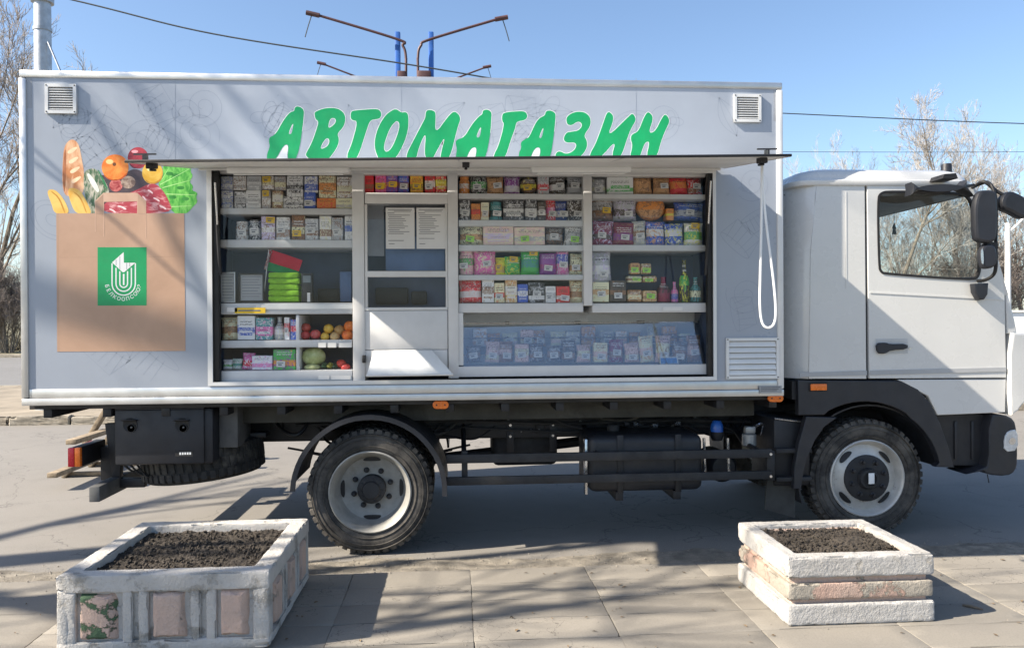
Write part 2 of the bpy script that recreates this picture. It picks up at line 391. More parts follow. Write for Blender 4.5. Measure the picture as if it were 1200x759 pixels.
T = [
 (0, 25.6, 38, 0.3, .84, 'tall bare tree rising above the cab roof at its front end', None),
 (2, 31.5, 41, 2.1, .74, 'slender bare tree seen behind the wing mirrors at right', m_twig),
 (1, 20.5, 44, 1.2, .72, 'low bushy bare tree behind the rear of the cab roof', m_twig_red),
 (1, 15.6, 46, 4.0, .66, 'small ruddy bare tree in the gap between box body and cab', m_twig_red),
 (0, 35.0, 40, 3.3, .68, 'bare tree past the windscreen at the right picture edge', m_twig),
 (2, 28.0, 47, 5.0, .70, 'faint bare tree seen through the cab side window', m_twig),
 (0, 22.5, 52, 5.5, .72, 'distant bare tree low behind the middle of the cab roof', m_twig_red),
 (1, 36, 50, 0.9, .78, 'far bare tree behind the white lamp post', m_twig),
 (1, 29.0, 38.5, 2.9, .66, 'twin stemmed bare tree framed by the cab side window', m_twig),
 (2, 24.0, 42, 1.9, .66, 'thin bare tree at the left side of the cab window', m_twig),
 (2, -24.0, 37.5, 2.6, 1.08, 'tall bare tree left of the box body', m_twig_red),
 (0, -27.0, 42, .7, 1.12, 'bare tree at the far left picture edge', m_twig),
 (1, -22.5, 45, 3.7, 1.0, 'bare tree partly hidden by the rear corner of the box', m_twig),
 (0, 18.0, 52, 2.2, .62, 'grey bare tree low behind the gap beside the cab', m_twig),
 (2, 26.2, 53, 3.0, .66, 'grey bare tree farther back behind the cab roof', m_twig_red),
 (1, 33.0, 46, 1.5, .70, 'grey brown bare tree behind the front mirror', m_twig_red),
 (0, 31.0, 55, 4.4, .80, 'faint grey bare tree far behind the mirrors', m_twig_red),
 (2, 38.0, 44, .3, .70, 'bare tree cut by the right picture edge', m_twig_red),
]
for (v, x, y, r, s, lb, tw) in T: plant_tree(v, x, y, r, s, lb, GR, tw)
for i, (x, y, r, s, lb) in enumerate(((-23.2, 36.5, 0, .85, 'tangled leafless shrub under the trees left of the box body'), (-25.6, 37.2, 2, 1.0, 'taller leafless shrub at the left picture edge'),
        (28.6, 36.5, 1, .95, 'brown leafless shrub beside the windscreen, right picture edge'), (25.8, 38.5, 3, .8, 'leafless shrub low behind the cab side window'), (31.5, 38, 4.4, 1.1, 'leafless shrub at the foot of the trees, far right'),
        (22.8, 39.5, 5.2, .8, 'leafless shrub seen through the window above the dashboard'))):
    plant_tree(3, x, y, r, s, lb, 'leafless shrubs under the far trees', m_twig_red, 'bare_shrub', 'shrub')
# street trees on this pavement, left of the picture: their branch shadows lie on the truck and slabs
for v, x, y, r, s, lb in ((4, -9.0, -3.5, 1.0, .85, 'bare street tree left of the frame casting branch shadows on the pavement'), (5, -11.6, -2.4, 4.2, .95, 'stout bare street tree farther left casting branch shadows on the truck side'),
                          (4, -7.2, -1.9, 1.3, .78, 'slim bare street tree at the kerb just left of the frame')):
    plant_tree(v, x, y, r, s, lb, 'street trees on the near pavement', None, z=0)
# hedge-like dark undergrowth on the verge
V, Fc = [], []
for k in range(9000):
    s = rnd.choice((-1, 1)); x = rnd.uniform(-60, -8) if s < 0 else rnd.uniform(10, 80); y = rnd.uniform(38.5, 44); h = rnd.uniform(.3, 1.5)*(1+.6*noise.noise(Vector((x*.3, y*.3, 0))))
    a = Vector((x, y, .1)); b = a+Vector((rnd.uniform(-.5, .5), rnd.uniform(-.5, .5), h)); tube_geo(V, Fc, [a, a.lerp(b, .5)+Vector((rnd.uniform(-.15, .15), 0, 0)), b], [.02, .014, .006], 3, False)
me = bpy.data.meshes.new('undergrowth'); me.from_pydata([tuple(v) for v in V], [], Fc)
o = mesh_ob('undergrowth', me, mat('undergrowth', (.085, .07, .045), .95, var=.4, scale=1)); o['kind'] = 'stuff'; o['label'] = 'dark leafless undergrowth along the far verge'; o['category'] = 'undergrowth'

# ---------------------------------------------------------------- poles, gantries, wires
m_galv = mat('galvanised', (.42, .45, .48), .45, .6, var=.15, scale=8)
m_white = mat('white_paint', (.72, .72, .70), .45, var=.06, scale=5)
m_blue = mat('blue_paint', (.03, .12, .42), .4, var=.15, scale=3)
m_rust = mat('red_brown_paint', (.075, .032, .032), .55, var=.3, scale=3)
m_wire = mat('wire', (.03, .04, .045), .6, var=.1)
x, _ = q(50, 40, 9.2); t = thing('street_pole', 'galvanised street pole rising behind the rear corner of the box', 'pole', (x, 9.2, .13))
lathe('shaft', [(.17, .13), (.155, 3.0), (.15, 5.2), (.135, 9.0)], 'Z', (x, 9.2, 0), m_galv, t, 24)
z1 = q(50, 35, 9.2)[1]; lathe('clamp_band', [(.152, z1-.03), (.158, z1-.03), (.158, z1+.03), (.152, z1+.03)], 'Z', (x, 9.2, 0), m_galv, t, 24)
z2 = q(50, 1, 9.2)[1]; lathe('collar', [(.14, z2-.04), (.19, z2-.04), (.19, z2+.05), (.12, z2+.09)], 'Z', (x, 9.2, 0), m_galv, t, 24)
ax, az = q(61, 52, 9.2); bx_, bz = q(74, 80, 9.2)
tube('stay', [(ax-.02, 9.1, az), (bx_, 9.0, bz), (bx_+.45, 8.95, bz-1.1)], .018, m_galv, t)
def gantry(px_m, px_p, tip, tipv, yj, Y, label, scale=1.):
    mx, mz = q(px_m, yj-14 if Y < 15 else yj-8, Y); pxx, pz = q(px_p, yj, Y); tx, tz = q(tip, tipv, Y)
    t = thing('lamp_gantry', label, 'lamp gantry', (mx, Y, .1), 'lamp gantries behind the truck')
    box('mast', mx-.06, mx+.06, Y-.06, Y+.06, .1, mz, m_blue, t, .02)
    s = 1 if tx > mx else -1
    jx, jz = q(px_m, yj+6, Y)
    tube('boom', bez([(pxx, Y-.14, .1), (pxx, Y-.14, pz-1.2), (pxx, Y-.14, pz-.35), (pxx+s*.07, Y-.14, pz-.08), (jx, Y-.14, jz+.18), (tx, Y-.14, tz)], 8), .03, m_rust, t)
    tube('boom_end', [(tx-s*.22, Y-.14, tz-.06), (tx+s*.07, Y-.14, tz-.0)], .055, m_rust, t, 8)
    tube('hanging_wire', bez([(tx-s*.05, Y-.14, tz-.05), (tx+s*.03, Y-.14, tz-.3), (tx+s*.1, Y-.14, tz-.55)], 4), .012, m_wire, t, 5)
    box('bracket', min(mx, pxx), max(mx, pxx), Y-.22, Y-.05, jz-.8, jz-.55, m_rust, t, .02)
gantry(466, 476, 364, 18, 52, 12.2, 'blue mast with red-brown boom reaching up to the left')
gantry(505, 490, 591, 23, 52, 12.2, 'blue mast with red-brown boom reaching up to the right')
gantry(462, 474, 375, 75, 108, 22., 'farther boom whose tip shows low left above the roof')
gantry(500, 488, 573, 79, 106, 22., 'farther boom whose tip shows low right above the roof')
def wire(name, pts, Y, label, r=.012):
    P = [(*[q(u, v, Y)[0]], Y, q(u, v, Y)[1]) for u, v in pts]
    tag(tube(name, bez(P, 10), r, m_wire, None, 5), label, 'wire')
wire('overhead_wire', [(-260, -75), (75, -2), (250, 40), (480, 76), (620, 100), (900, 150)], 10.5, 'dark overhead wire sloping down from the top left', .016)
wire('overhead_wire', [(600, 118), (920, 133), (1200, 145), (1500, 150)], 14, 'upper overhead wire crossing the sky above the cab', .014)
wire('overhead_wire', [(600, 176), (920, 178), (1200, 178), (1500, 174)], 22, 'lower thin overhead wire just above the cab roof', .009)
x, _ = q(1181, 300, 17); t = thing('lamp_post', 'slim white lamp post beyond the windscreen at right', 'lamp post', (x, 17, .1))
lathe('shaft', [(.10, .1), (.085, 2.5), (.07, 4.6)], 'Z', (x, 17, 0), m_white, t, 16)
tube('arm', bez([(x, 17, 4.3), (x+.5, 16.8, 4.9), (x+1.5, 16.5, 6.5)], 6), .035, m_white, t)
hx = x+1.5; box('lamp_head', hx-.1, hx+.45, 16.38, 16.62, 6.45, 6.57, m_white, t, .03)
x0, zt = q(1182, 366, 20); wl = thing('low_wall', 'low white painted wall beyond the road at right', 'wall', (x0, 20, 0))
for k in range(6): box('wall_panel', x0+k*2.02, x0+k*2.02+2.0, 20, 20.18, 0, zt-.02*(k % 2), m_white, wl, .02)
box('coping', x0-.05, x0+12.2, 19.95, 20.23, zt+.003, zt+.07, m_white, wl, .01)

# ================================================================== PLANTERS
def chipped(name, paint, under, lo=.5, hi=.56, scale=7, grime=(.3, .28, .25), bm_=.8):
    M, t, b = newmat(name)
    n1 = noise_n(t, scale, 9, .68); n2 = noise_n(t, 3.5, 7, .65); n3 = noise_n(t, 55, 4, .7)
    c = mixc(t, mth(t, 'MULTIPLY', ramp(t, n2, .42, .72), .45), paint, grime)
    c = mixc(t, mth(t, 'MULTIPLY', ramp(t, n3, .58, .72), .35), c, tuple(x*.55 for x in paint))
    chip = ramp(t, n1, lo, hi); c = mixc(t, chip, c, under)
    t.links.new(c, b.inputs['Base Color']); b.inputs['Roughness'].default_value = .9
    h = mth(t, 'ADD', mth(t, 'MULTIPLY', n3, .5), mth(t, 'MULTIPLY_ADD', chip, -.7, mth(t, 'MULTIPLY', n1, .9))); bump(t, b, h, bm_, .02)
    return M
m_whitewash = chipped('flaking_whitewash', (.46, .45, .43), (.30, .285, .255), .56, .66, 5)
m_pinkchip = chipped('pink_paint_flaking', (.53, .385, .315), (.36, .32, .27), .60, .63, 6)
m_pinkbare = chipped('pink_paint_worn', (.40, .275, .225), (.30, .275, .235), .46, .49, 4)
m_pinkgreen = chipped('pink_over_green_paint', (.53, .385, .315), (.075, .13, .07), .53, .55, 5)
m_whiteband = chipped('white_planter_paint', (.385, .38, .37), (.42, .40, .36), .60, .68, 6)
def soil_mat():
    M, t, b = newmat('potting_soil')
    n1 = noise_n(t, 3, 5, .6); n2 = noise_n(t, 45, 5, .75)
    c = mixc(t, ramp(t, n1, .35, .65), (.028, .023, .018), (.062, .052, .042)); c = mixc(t, mth(t, 'MULTIPLY', ramp(t, n2, .55, .75), .5), c, (.12, .105, .085))
    t.links.new(c, b.inputs['Base Color']); b.inputs['Roughness'].default_value = 1; bump(t, b, n2, 1, .012); return M
m_soil = soil_mat()
def soil(parent, x0, x1, y0, y1, z, seed):
    n = 110; bm = bmesh.new(); G = []; o = Vector((seed*5., 0, 0))
    for i in range(n+1):
        row = []
        for j in range(n+1):
            x = x0+(x1-x0)*i/n; y = y0+(y1-y0)*j/n; p = Vector((x, y, 0))+o
            h = .014*noise.noise(p*3.2)+.014*noise.noise(p*11)+.013*abs(noise.noise(p*26))+.010*noise.noise(p*52)
            row.append(bm.verts.new((x, y, z+h)))
        G.append(row)
    for i in range(n):
        for j in range(n): bm.faces.new((G[i][j], G[i+1][j], G[i+1][j+1], G[i][j+1]))
    r = random.Random(seed)
    for k in range(900):                                    # clods
        s = r.choice((.003, .004, .005, .006, .008, .011)); c = Vector((r.uniform(x0+.03, x1-.03), r.uniform(y0+.03, y1-.03), z+.012))
        res = bmesh.ops.create_icosphere(bm, subdivisions=1, radius=s)
        for v in res['verts']: v.co = c+v.co*r.uniform(.6, 1.35)
    ob = finish('soil', bm, m_soil, parent, None); ob['kind'] = 'stuff'; return ob
def rim_bm(x0, x1, y0, y1, z0, z1, t, bev):
    """four-sided band with an opening, mitred corners"""
    bm = bmesh.new()
    O = [(x0, y0), (x1, y0), (x1, y1), (x0, y1)]; I = [(x0+t, y0+t), (x1-t, y0+t), (x1-t, y1-t), (x0+t, y1-t)]
    vo = [[bm.verts.new((*p, z)) for p in O] for z in (z0, z1)]; vi = [[bm.verts.new((*p, z)) for p in I] for z in (z0, z1)]
    for k in range(4):
        n = (k+1) % 4
        bm.faces.new((vo[0][k], vo[0][n], vo[1][n], vo[1][k])); bm.faces.new((vi[0][n], vi[0][k], vi[1][k], vi[1][n]))
        bm.faces.new((vo[1][k], vo[1][n], vi[1][n], vi[1][k])); bm.faces.new((vo[0][n], vo[0][k], vi[0][k], vi[0][n]))
    bmesh.ops.recalc_face_normals(bm, faces=bm.faces[:])
    if bev: bmesh.ops.bevel(bm, geom=bm.edges[:], offset=bev, segments=2, affect='EDGES', profile=.5)
    return bm
# --- left planter: whitewashed concrete with pink blocks set in recesses
X0, X1, Y0, Y1, H = -2.04, -.975, -1.58, -.50, .43
pl = thing('concrete_planter', 'large whitewashed concrete planter with pink raised blocks, near the rear wheel', 'planter', ((X0+X1)/2, (Y0+Y1)/2, .016))
D = .026; Z0 = .016
finish('body', roughen(rim_bm(X0+D, X1-D, Y0+D, Y1-D, Z0, H-.085, .09, .01), 3, .004, 9, 1), m_whitewash, pl, 35)
finish('rim', roughen(rim_bm(X0, X1, Y0, Y1, H-.09, H, .10, .008), 5, .005, 8, 2), m_whitewash, pl, 35)
finish('foot_band', roughen(rim_bm(X0, X1, Y0, Y1, Z0+.02, Z0+.075, .10, .008), 4, .008, 8, 3), m_whitewash, pl, 35)
L = X1-X0
def face_pt(side, s, d, z):
    """s metres along the face from its left end, d metres behind the outer plane"""
    if side == 'near': return (X0+s, Y0+d, z)
    if side == 'right': return (X1-d, Y0+s, z)
    if side == 'left': return (X0+d, Y1-s, z)
    return (X1-s, Y1-d, z)
def face_box(name, side, s0, s1, d0, d1, z0, z1, m, taper=0., seed=0, amp=.004):
    pts = [face_pt(side, s, d1, z) for s, z in ((s0, z0), (s1, z0), (s1, z1), (s0, z1))]+[face_pt(side, s, d0, z) for s, z in ((s0+taper*.5, z0+taper), (s1-taper*1.6, z0+taper), (s1-taper*1.6, z1-taper), (s0+taper*.5, z1-taper))]
    bm = bmesh.new(); v = [bm.verts.new(p) for p in pts]
    for f in ((0, 1, 2, 3), (7, 6, 5, 4), (0, 4, 5, 1), (1, 5, 6, 2), (2, 6, 7, 3), (3, 7, 4, 0)): bm.faces.new([v[i] for i in f])
    bmesh.ops.recalc_face_normals(bm, faces=bm.faces[:]); bmesh.ops.bevel(bm, geom=bm.edges[:], offset=.007, segments=2, affect='EDGES', profile=.5)
    roughen(bm, 3, amp, 10, seed); return finish(name, bm, m, pl, 35)
for side in ('near', 'right', 'left', 'back'):
    LL = L if side in ('near', 'back') else Y1-Y0
    zb, zt_ = Z0+.07, H-.085
    posts = [(0.002, .095), (.325, .375), (.405, .455), (.665, .715), (.745, .795), (LL-.085, LL-.002)]
    for i, (a, b) in enumerate(posts): face_box('post', side, a, b, .003, .06, zb-.01, zt_+.01, m_whitewash, 0, i+5*len(side))
    for i, (a, b) in enumerate(((.112, .305), (.472, .650), (.812, LL-.10))):
        face_box('relief_block', side, a, b, -.008, .034, zb+.006, zt_-.004, m_pinkgreen if (side == 'near' and i == 0) else m_pinkchip, .022, i+11*len(side), .003)
soil(pl, X0+.09, X1-.09, Y0+.09, Y1-.09, H-.05, 1)
# --- right planter: three banded courses
X0, X1, Y0, Y1, H = 1.822, 2.668, -1.505, -.735, .398
pr = thing('concrete_planter', 'smaller concrete planter with white bands around a pink band, near the front wheel', 'planter', ((X0+X1)/2, (Y0+Y1)/2, .016))
finish('core', roughen(rim_bm(X0+.03, X1-.03, Y0+.03, Y1-.03, .03, H-.03, .06, .006), 3, .003, 9, 7), m_pinkchip, pl, 35)
finish('top_band', roughen(rim_bm(X0, X1, Y0, Y1, H-.118, H, .085, .011), 5, .0045, 7, 4), m_whiteband, pl, 35)
finish('middle_band', roughen(rim_bm(X0+.004, X1-.004, Y0+.004, Y1-.004, .158, .248, .06, .009), 5, .005, 9, 5), m_pinkbare, pl, 35)
finish('bottom_band', roughen(rim_bm(X0-.002, X1+.002, Y0-.002, Y1+.002, .018, .135, .06, .011), 5, .005, 7, 6), m_whiteband, pl, 35)
soil(pr, X0+.08, X1-.08, Y0+.08, Y1-.08, H-.035, 2)

# ================================================================== THE TRUCK
BX0, BX1, BZ0, BZ1, BW = -3.04, 2.45, 1.14, 3.488, 2.5
TR = thing('mobile_shop_truck', 'grey and white mobile shop truck with open serving side and green lettering', 'truck', (0, 1.2, 0))
m_wrap = mat('printed_wrap', (.318, .356, .418), .34, 0, var=.05, scale=1.2, coat=.15)
m_alu = mat('aluminium_trim', (.58, .59, .59), .38, .75, var=.08, scale=4)
m_aluw = mat('white_trim', (.66, .67, .67), .4, .1, var=.05, scale=4)
m_dark = mat('black_steel', (.014, .015, .019), .55, 0, var=.35, scale=5)
m_darkgrey = mat('dusty_black', (.022, .023, .026), .7, 0, var=.35, scale=4, c2=(.055, .051, .046), fac=(.55, .8))
m_plastic = mat('black_plastic', (.017, .019, .025), .5, 0, var=.2, scale=5, bmp=.15, bscale=300)
m_rubber = mat('rubber', (.032, .031, .030), .85, 0, var=.3, scale=7, c2=(.12, .11, .096), fac=(.42, .66), bmp=.3, bscale=120)
m_tread = mat('tread_rubber', (.028, .028, .028), .9, 0, var=.3, scale=9, c2=(.12, .11, .095), fac=(.5, .75))
m_cab = mat('white_cab_paint', (.57, .575, .565), .28, 0, var=.03, scale=2, coat=.4)
m_navy = mat('navy_interior', (.075, .11, .19), .6, 0, var=.2, scale=2)
m_shopw = mat('shop_white', (.60, .605, .61), .45, 0, var=.06, scale=4)
m_amber = mat('amber_lens', (.75, .17, .02), .25, 0, var=.1, scale=20)
m_red = mat('red_lens', (.55, .015, .03), .25, 0, var=.1, scale=20)
m_black = mat('gasket_black', (.012, .012, .013), .6, 0, var=.1)
m_chrome = mat('bright_metal', (.62, .63, .65), .25, .9, var=.1, scale=10)
m_green = mat('print_green', (.004, .30, .10), .4, 0, var=.08, scale=6)
m_pw = mat('print_white', (.72, .74, .75), .4, 0, var=.04, scale=6)

# ---- box body
OX0, OX1, OZ0, OZ1 = -1.735, 1.915, 1.285, 2.835
rect = lambda a, b, c, d: [(a, c), (b, c), (b, d), (a, d)]
poly('side_wall', rect(BX0+.045, BX1-.045, BZ0+.06, BZ1-.045), .0, .06, m_wrap, TR, [rect(OX0, OX1, OZ0, OZ1)])
box('far_side_wall', BX0+.02, BX1-.02, BW-.06, BW, BZ0, BZ1-.02, m_cab, TR, .003)
box('rear_wall', BX0+.004, BX0+.06, .065, BW-.065, BZ0+.06, BZ1-.05, m_cab, TR, .003)
box('front_wall', BX1-.06, BX1-.004, .065, BW-.065, BZ0+.06, BZ1-.05, m_cab, TR, .003)
box('roof', BX0+.01, BX1-.01, .01, BW-.01, BZ1-.045, BZ1-.004, m_cab, TR, .004)
box('floor', BX0+.01, BX1-.01, .07, BW-.07, BZ0-.035, BZ0+.055, m_darkgrey, TR, .004)
box('roof_rail', BX0, BX1, -.012, .055, BZ1-.052, BZ1, m_alu, TR, .012)
box('bottom_rail', BX0, BX1, -.012, .06, BZ0, BZ0+.05, m_alu, TR, .006)
box('bottom_rail', BX0+.05, BX1-.05, -.006, .05, BZ0+.052, BZ0+.115, m_alu, TR, .004)
box('corner_post', BX0-.002, BX0+.05, -.014, .06, BZ0+.052, BZ1-.054, m_alu, TR, .012)
box('corner_post', BX1-.048, BX1+.002, -.014, .06, BZ0+.052, BZ1-.054, m_aluw, TR, .012)
# faint line drawings printed over the wrap
m_line = mat('printed_line', (.272, .308, .37), .35, 0, var=.05)
V, Fc = [], []
R = random.Random(5)
def doodle(cx, cz, r, kind, rot):
    def P(a, b): return (cx+(a*math.cos(rot)-b*math.sin(rot))*r, cz+(a*math.sin(rot)+b*math.cos(rot))*r)
    if kind == 0: return [[P(math.cos(t)*f, .72*math.sin(t)*f) for t in [k*.2618 for k in range(25)]] for f in (1, .78, .3)]
    if kind == 1: return [[P(math.cos(t)*(1-.02*k), math.sin(t)*(1-.02*k)) for k, t in enumerate([k*.3 for k in range(44)])]]
    if kind == 2: return [[P(-1+2*k/16, .42*math.sin(k/16*math.pi)*s) for k in range(17)] for s in (1, .35, -.35, -1)]
    if kind == 3: return [[P(a, -.5), P(a*.8, .5)] for a in (-.8, -.4, 0, .4, .8)]+[[P(math.cos(t), .55+.2*math.sin(t)) for t in [k*.2618 for k in range(25)]], [P(-1, .55), P(-.8, -.6), P(.8, -.6), P(1, .55)]]
    return [[P(.5*math.cos(t)*(1+.45*math.cos(3*t)), .5*math.sin(t)*(1+.45*math.cos(3*t))) for t in [k*.1309 for k in range(49)]], [P(.25*math.cos(t), .25*math.sin(t)) for t in [k*.2618 for k in range(25)]]]
for k in range(210):
    cx, cz, r = R.uniform(BX0+.2, BX1-.2), R.uniform(BZ0+.25, BZ1-.2), R.uniform(.09, .2)
    if OX0-.22 < cx < OX1+.2 and OZ0-.2 < cz < OZ1+.2: continue
    if -2.82 < cx < -1.72 and 1.5 < cz < 2.95: continue
    for pl_ in doodle(cx, cz, r, R.randrange(5), R.uniform(0, 6.28)):
        for a, b in zip(pl_, pl_[1:]):
            d = Vector((b[0]-a[0], b[1]-a[1])); 
            if d.length < 1e-5: continue
            if any(not (BX0+.06 < p[0] < BX1-.06 and BZ0+.13 < p[1] < BZ1-.06) or (OX0-.03 < p[0] < OX1+.03 and OZ0 < p[1] < OZ1) for p in (a, b)): continue
            n = Vector((-d.y, d.x)).normalized()*.0022; i = len(V)
            V += [(a[0]-n.x, -.0012, a[1]-n.y), (b[0]-n.x, -.0012, b[1]-n.y), (b[0]+n.x, -.0012, b[1]+n.y), (a[0]+n.x, -.0012, a[1]+n.y)]; Fc.append((i, i+1, i+2, i+3))
me = bpy.data.meshes.new('printed_doodles'); me.from_pydata(V, [], Fc); mesh_ob('printed_doodles', me, m_line, TR)

# ---- green lettering
def tr1(p): return [q(300+a/4.615, 110+b/4.615) for a, b in p]
def tr2(p): return [q(540+a/4.615, 110+b/4.615) for a, b in p]
LET = [
 (tr1, [(58, 330), (62, 362), (104, 362), (150, 275), (180, 275), (166, 362), (226, 362), (262, 110), (255, 80), (225, 66), (208, 76), (207, 95), (185, 98), (150, 140), (105, 222), (72, 235), (70, 262), (76, 285)], [[(172, 220), (205, 145), (195, 218)]]),
 (tr1, [(315, 105), (325, 95), (370, 78), (430, 76), (470, 95), (486, 130), (475, 180), (438, 215), (451, 245), (440, 290), (400, 345), (380, 362), (300, 362), (268, 335), (272, 318), (300, 270), (325, 200), (340, 150), (322, 140)], [[(388, 187), (400, 132), (430, 132), (432, 155), (410, 178)], [(343, 302), (370, 248), (390, 238), (399, 258), (385, 288)]]),
 (tr1, [(513, 98), (530, 90), (640, 82), (668, 86), (680, 110), (672, 132), (655, 138), (618, 142), (600, 190), (546, 362), (496, 362), (493, 325), (515, 280), (552, 148), (520, 144), (511, 130)], []),
 (tr1, [(755, 82), (775, 93), (785, 102), (818, 98), (826, 135), (822, 200), (800, 270), (750, 362), (668, 362), (645, 310), (640, 255), (660, 180), (700, 115), (735, 90)], [[(765, 145), (777, 165), (770, 210), (735, 295), (705, 318), (691, 300), (695, 265), (720, 195), (745, 158)]]),
 (tr1, [(918, 95), (935, 86), (965, 93), (973, 110), (967, 222), (1040, 120), (1075, 90), (1110, 130), (1090, 180), (1046, 362), (996, 362), (1000, 320), (1027, 218), (958, 345), (952, 362), (925, 352), (910, 325), (921, 200), (880, 290), (865, 362), (813, 362), (816, 320), (845, 265), (905, 150), (916, 130)], []),
 (tr2, [(118, 90), (145, 84), (167, 100), (165, 130), (160, 220), (132, 362), (76, 362), (90, 288), (55, 290), (24, 362), (-24, 362), (-27, 335), (-20, 300), (-28, 270), (-25, 250), (20, 235), (60, 165), (100, 120), (117, 112)], [[(80, 237), (112, 165), (105, 237)]]),
 (tr2, [(223, 110), (245, 100), (300, 95), (348, 94), (362, 120), (350, 143), (300, 150), (295, 185), (270, 250), (236, 360), (178, 360), (178, 330), (205, 280), (236, 162), (223, 150)], []),
 (tr2, [(323, 262), (350, 245), (370, 235), (400, 165), (425, 130), (455, 118), (459, 94), (485, 89), (512, 104), (513, 130), (500, 250), (482, 360), (423, 360), (435, 290), (400, 290), (370, 360), (316, 360), (313, 320), (328, 295)], [[(420, 240), (450, 168), (440, 240)]]),
 (tr2, [(573, 125), (600, 104), (640, 95), (680, 104), (704, 135), (699, 180), (664, 225), (684, 255), (681, 300), (640, 350), (520, 354), (508, 330), (530, 306), (570, 328), (610, 310), (627, 280), (615, 262), (570, 266), (553, 245), (570, 209), (600, 205), (635, 200), (657, 175), (650, 155), (630, 150), (600, 172), (576, 167), (570, 145)], []),
 (tr2, [(788, 105), (805, 96), (832, 130), (788, 240), (905, 125), (930, 103), (950, 140), (925, 180), (905, 225), (864, 352), (811, 352), (842, 246), (752, 352), (696, 352), (700, 320), (730, 270), (775, 145)], []),
 (tr2, [(1003, 105), (1018, 98), (1044, 130), (1013, 212), (1050, 207), (1090, 125), (1108, 108), (1132, 145), (1110, 190), (1085, 250), (1058, 350), (1000, 350), (1023, 260), (1000, 260), (985, 290), (966, 350), (911, 350), (930, 280), (918, 245), (923, 220), (960, 205), (985, 140)], []),
]
for tr, o, hs in LET:
    O = chaikin(tr(o), 2); Hs = [chaikin(tr(h), 2) for h in hs]
    l = poly('letter', O, -.0065, -.004, m_green, TR, Hs)
    poly('letter_outline', grow(O, .004), -.0036, -.0018, m_pw, l, [grow(h, -.004) for h in Hs])

# ---- printed shopping bag
def tb(p): return [q(40+a/5.42, 150+b/5.42) for a, b in p]
def pmat(name, c, c2, sc=9, stretch=None, fac=(.4, .62), rough=.36):
    if name in MATS: return MATS[name]
    M, t, b = newmat(name); tc = N(t, 'ShaderNodeTexCoord'); mp = N(t, 'ShaderNodeMapping'); t.links.new(tc.outputs['Object'], mp.inputs[0])
    if stretch: mp.inputs['Rotation'].default_value = (0, stretch[0], 0); mp.inputs['Scale'].default_value = (stretch[1], 1, stretch[2])
    n = noise_n(t, sc, 5, .62, vec=mp.outputs[0], dist=.6); t.links.new(mixc(t, ramp(t, n, *fac), c, c2), b.inputs['Base Color']); b.inputs['Roughness'].default_value = rough
    MATS[name] = M; return M
m_kraft = pmat('print_kraft', S(192, 158, 134), S(170, 138, 115), 1.7, None, (.3, .7))
m_kraft2 = pmat('print_kraft_fold', S(206, 172, 148), S(196, 160, 136), 3)
bag = poly('printed_bag', [q(66, 250), q(216, 250), q(217.5, 411), q(67, 412)], -.0085, -.0065, m_kraft, TR)
poly('bag_fold', [q(66, 250), q(69, 250), q(70, 412), q(67, 412)], -.0096, -.0087, pmat('print_kraft_side', S(172, 140, 118), S(182, 150, 126), 3), bag)
poly('bag_fold', [q(69.5, 301.2), q(216.5, 300.2), q(216.5, 301), q(69.5, 302)], -.0096, -.0087, MATS['print_kraft_side'], bag)
poly('bag_handle', tb([(387, 660), (387, 465), (440, 412), (655, 412), (712, 465), (712, 700), (706, 700), (706, 545), (655, 545), (655, 466), (445, 470), (445, 690), (440, 690), (440, 545), (392, 545), (392, 660)]), -.0118, -.0098, m_kraft2, bag)
poly('bag_handle_side', tb([(393, 545), (393, 468), (440, 420), (440, 545)]), -.0128, -.012, MATS['print_kraft_side'], bag)
poly('bag_handle_side', tb([(660, 545), (660, 420), (706, 468), (706, 545)]), -.0128, -.012, m_kraft, bag)
def pr_(name, pts, y, m, sm=2): return poly(name, chaikin(tb(pts), sm), y-.0009, y, m, TR)
def ell(cx, cy, rx, ry, n=28): return [(cx+rx*math.cos(k*6.2832/n), cy+ry*math.sin(k*6.2832/n)) for k in range(n)]
pr_('printed_shade', [(320, 300), (430, 300), (560, 300), (640, 250), (720, 300), (760, 360), (700, 470), (400, 540), (340, 470)], -.0022, pmat('print_shade', S(70, 58, 62), S(96, 80, 84), 8))
pr_('printed_baguette', [(178, 420), (182, 180), (195, 110), (225, 76), (255, 73), (285, 105), (300, 180), (320, 290), (315, 430), (240, 440)], -.0034, pmat('print_bread', S(196, 128, 78), S(232, 186, 146), 7, (.5, 2.2, .8), (.42, .6)))
lt = pr_('printed_lettuce', [(815, 235), (850, 232), (900, 248), (935, 240), (1000, 248), (992, 275), (1010, 305), (985, 340), (1012, 372), (1000, 395), (1040, 412), (1028, 440), (1040, 470), (1008, 500), (985, 530), (960, 545), (880, 546), (850, 450), (805, 390), (785, 350), (822, 310)], -.0034, pmat('print_lettuce', S(62, 160, 52), S(128, 210, 96), 12, (.8, 2.5, 1), (.38, .6)), 1)
pr_('printed_apple', ell(660, 190, 66, 68), -.0034, pmat('print_apple', S(116, 22, 40), S(186, 60, 72), 8))
pr_('printed_lemon', ell(752, 285, 66, 72), -.0046, pmat('print_lemon', S(222, 168, 44), S(240, 204, 100), 7))
o_ = pr_('printed_orange', ell(515, 250, 86, 82), -.0058, pmat('print_orange', S(232, 118, 32), S(246, 160, 72), 8))
poly('orange_eye', tb(ell(510, 231, 12, 12, 10)), -.0072, -.006, pmat('print_stem', S(120, 70, 26), S(80, 56, 24), 20), o_)
pr_('printed_herb_pack', [(312, 292), (340, 260), (400, 256), (470, 370), (480, 420), (440, 430), (385, 545), (360, 545), (318, 430)], -.0046, pmat('print_herbs', S(72, 104, 70), S(196, 190, 172), 15, (.6, 3, 1), (.42, .58)))
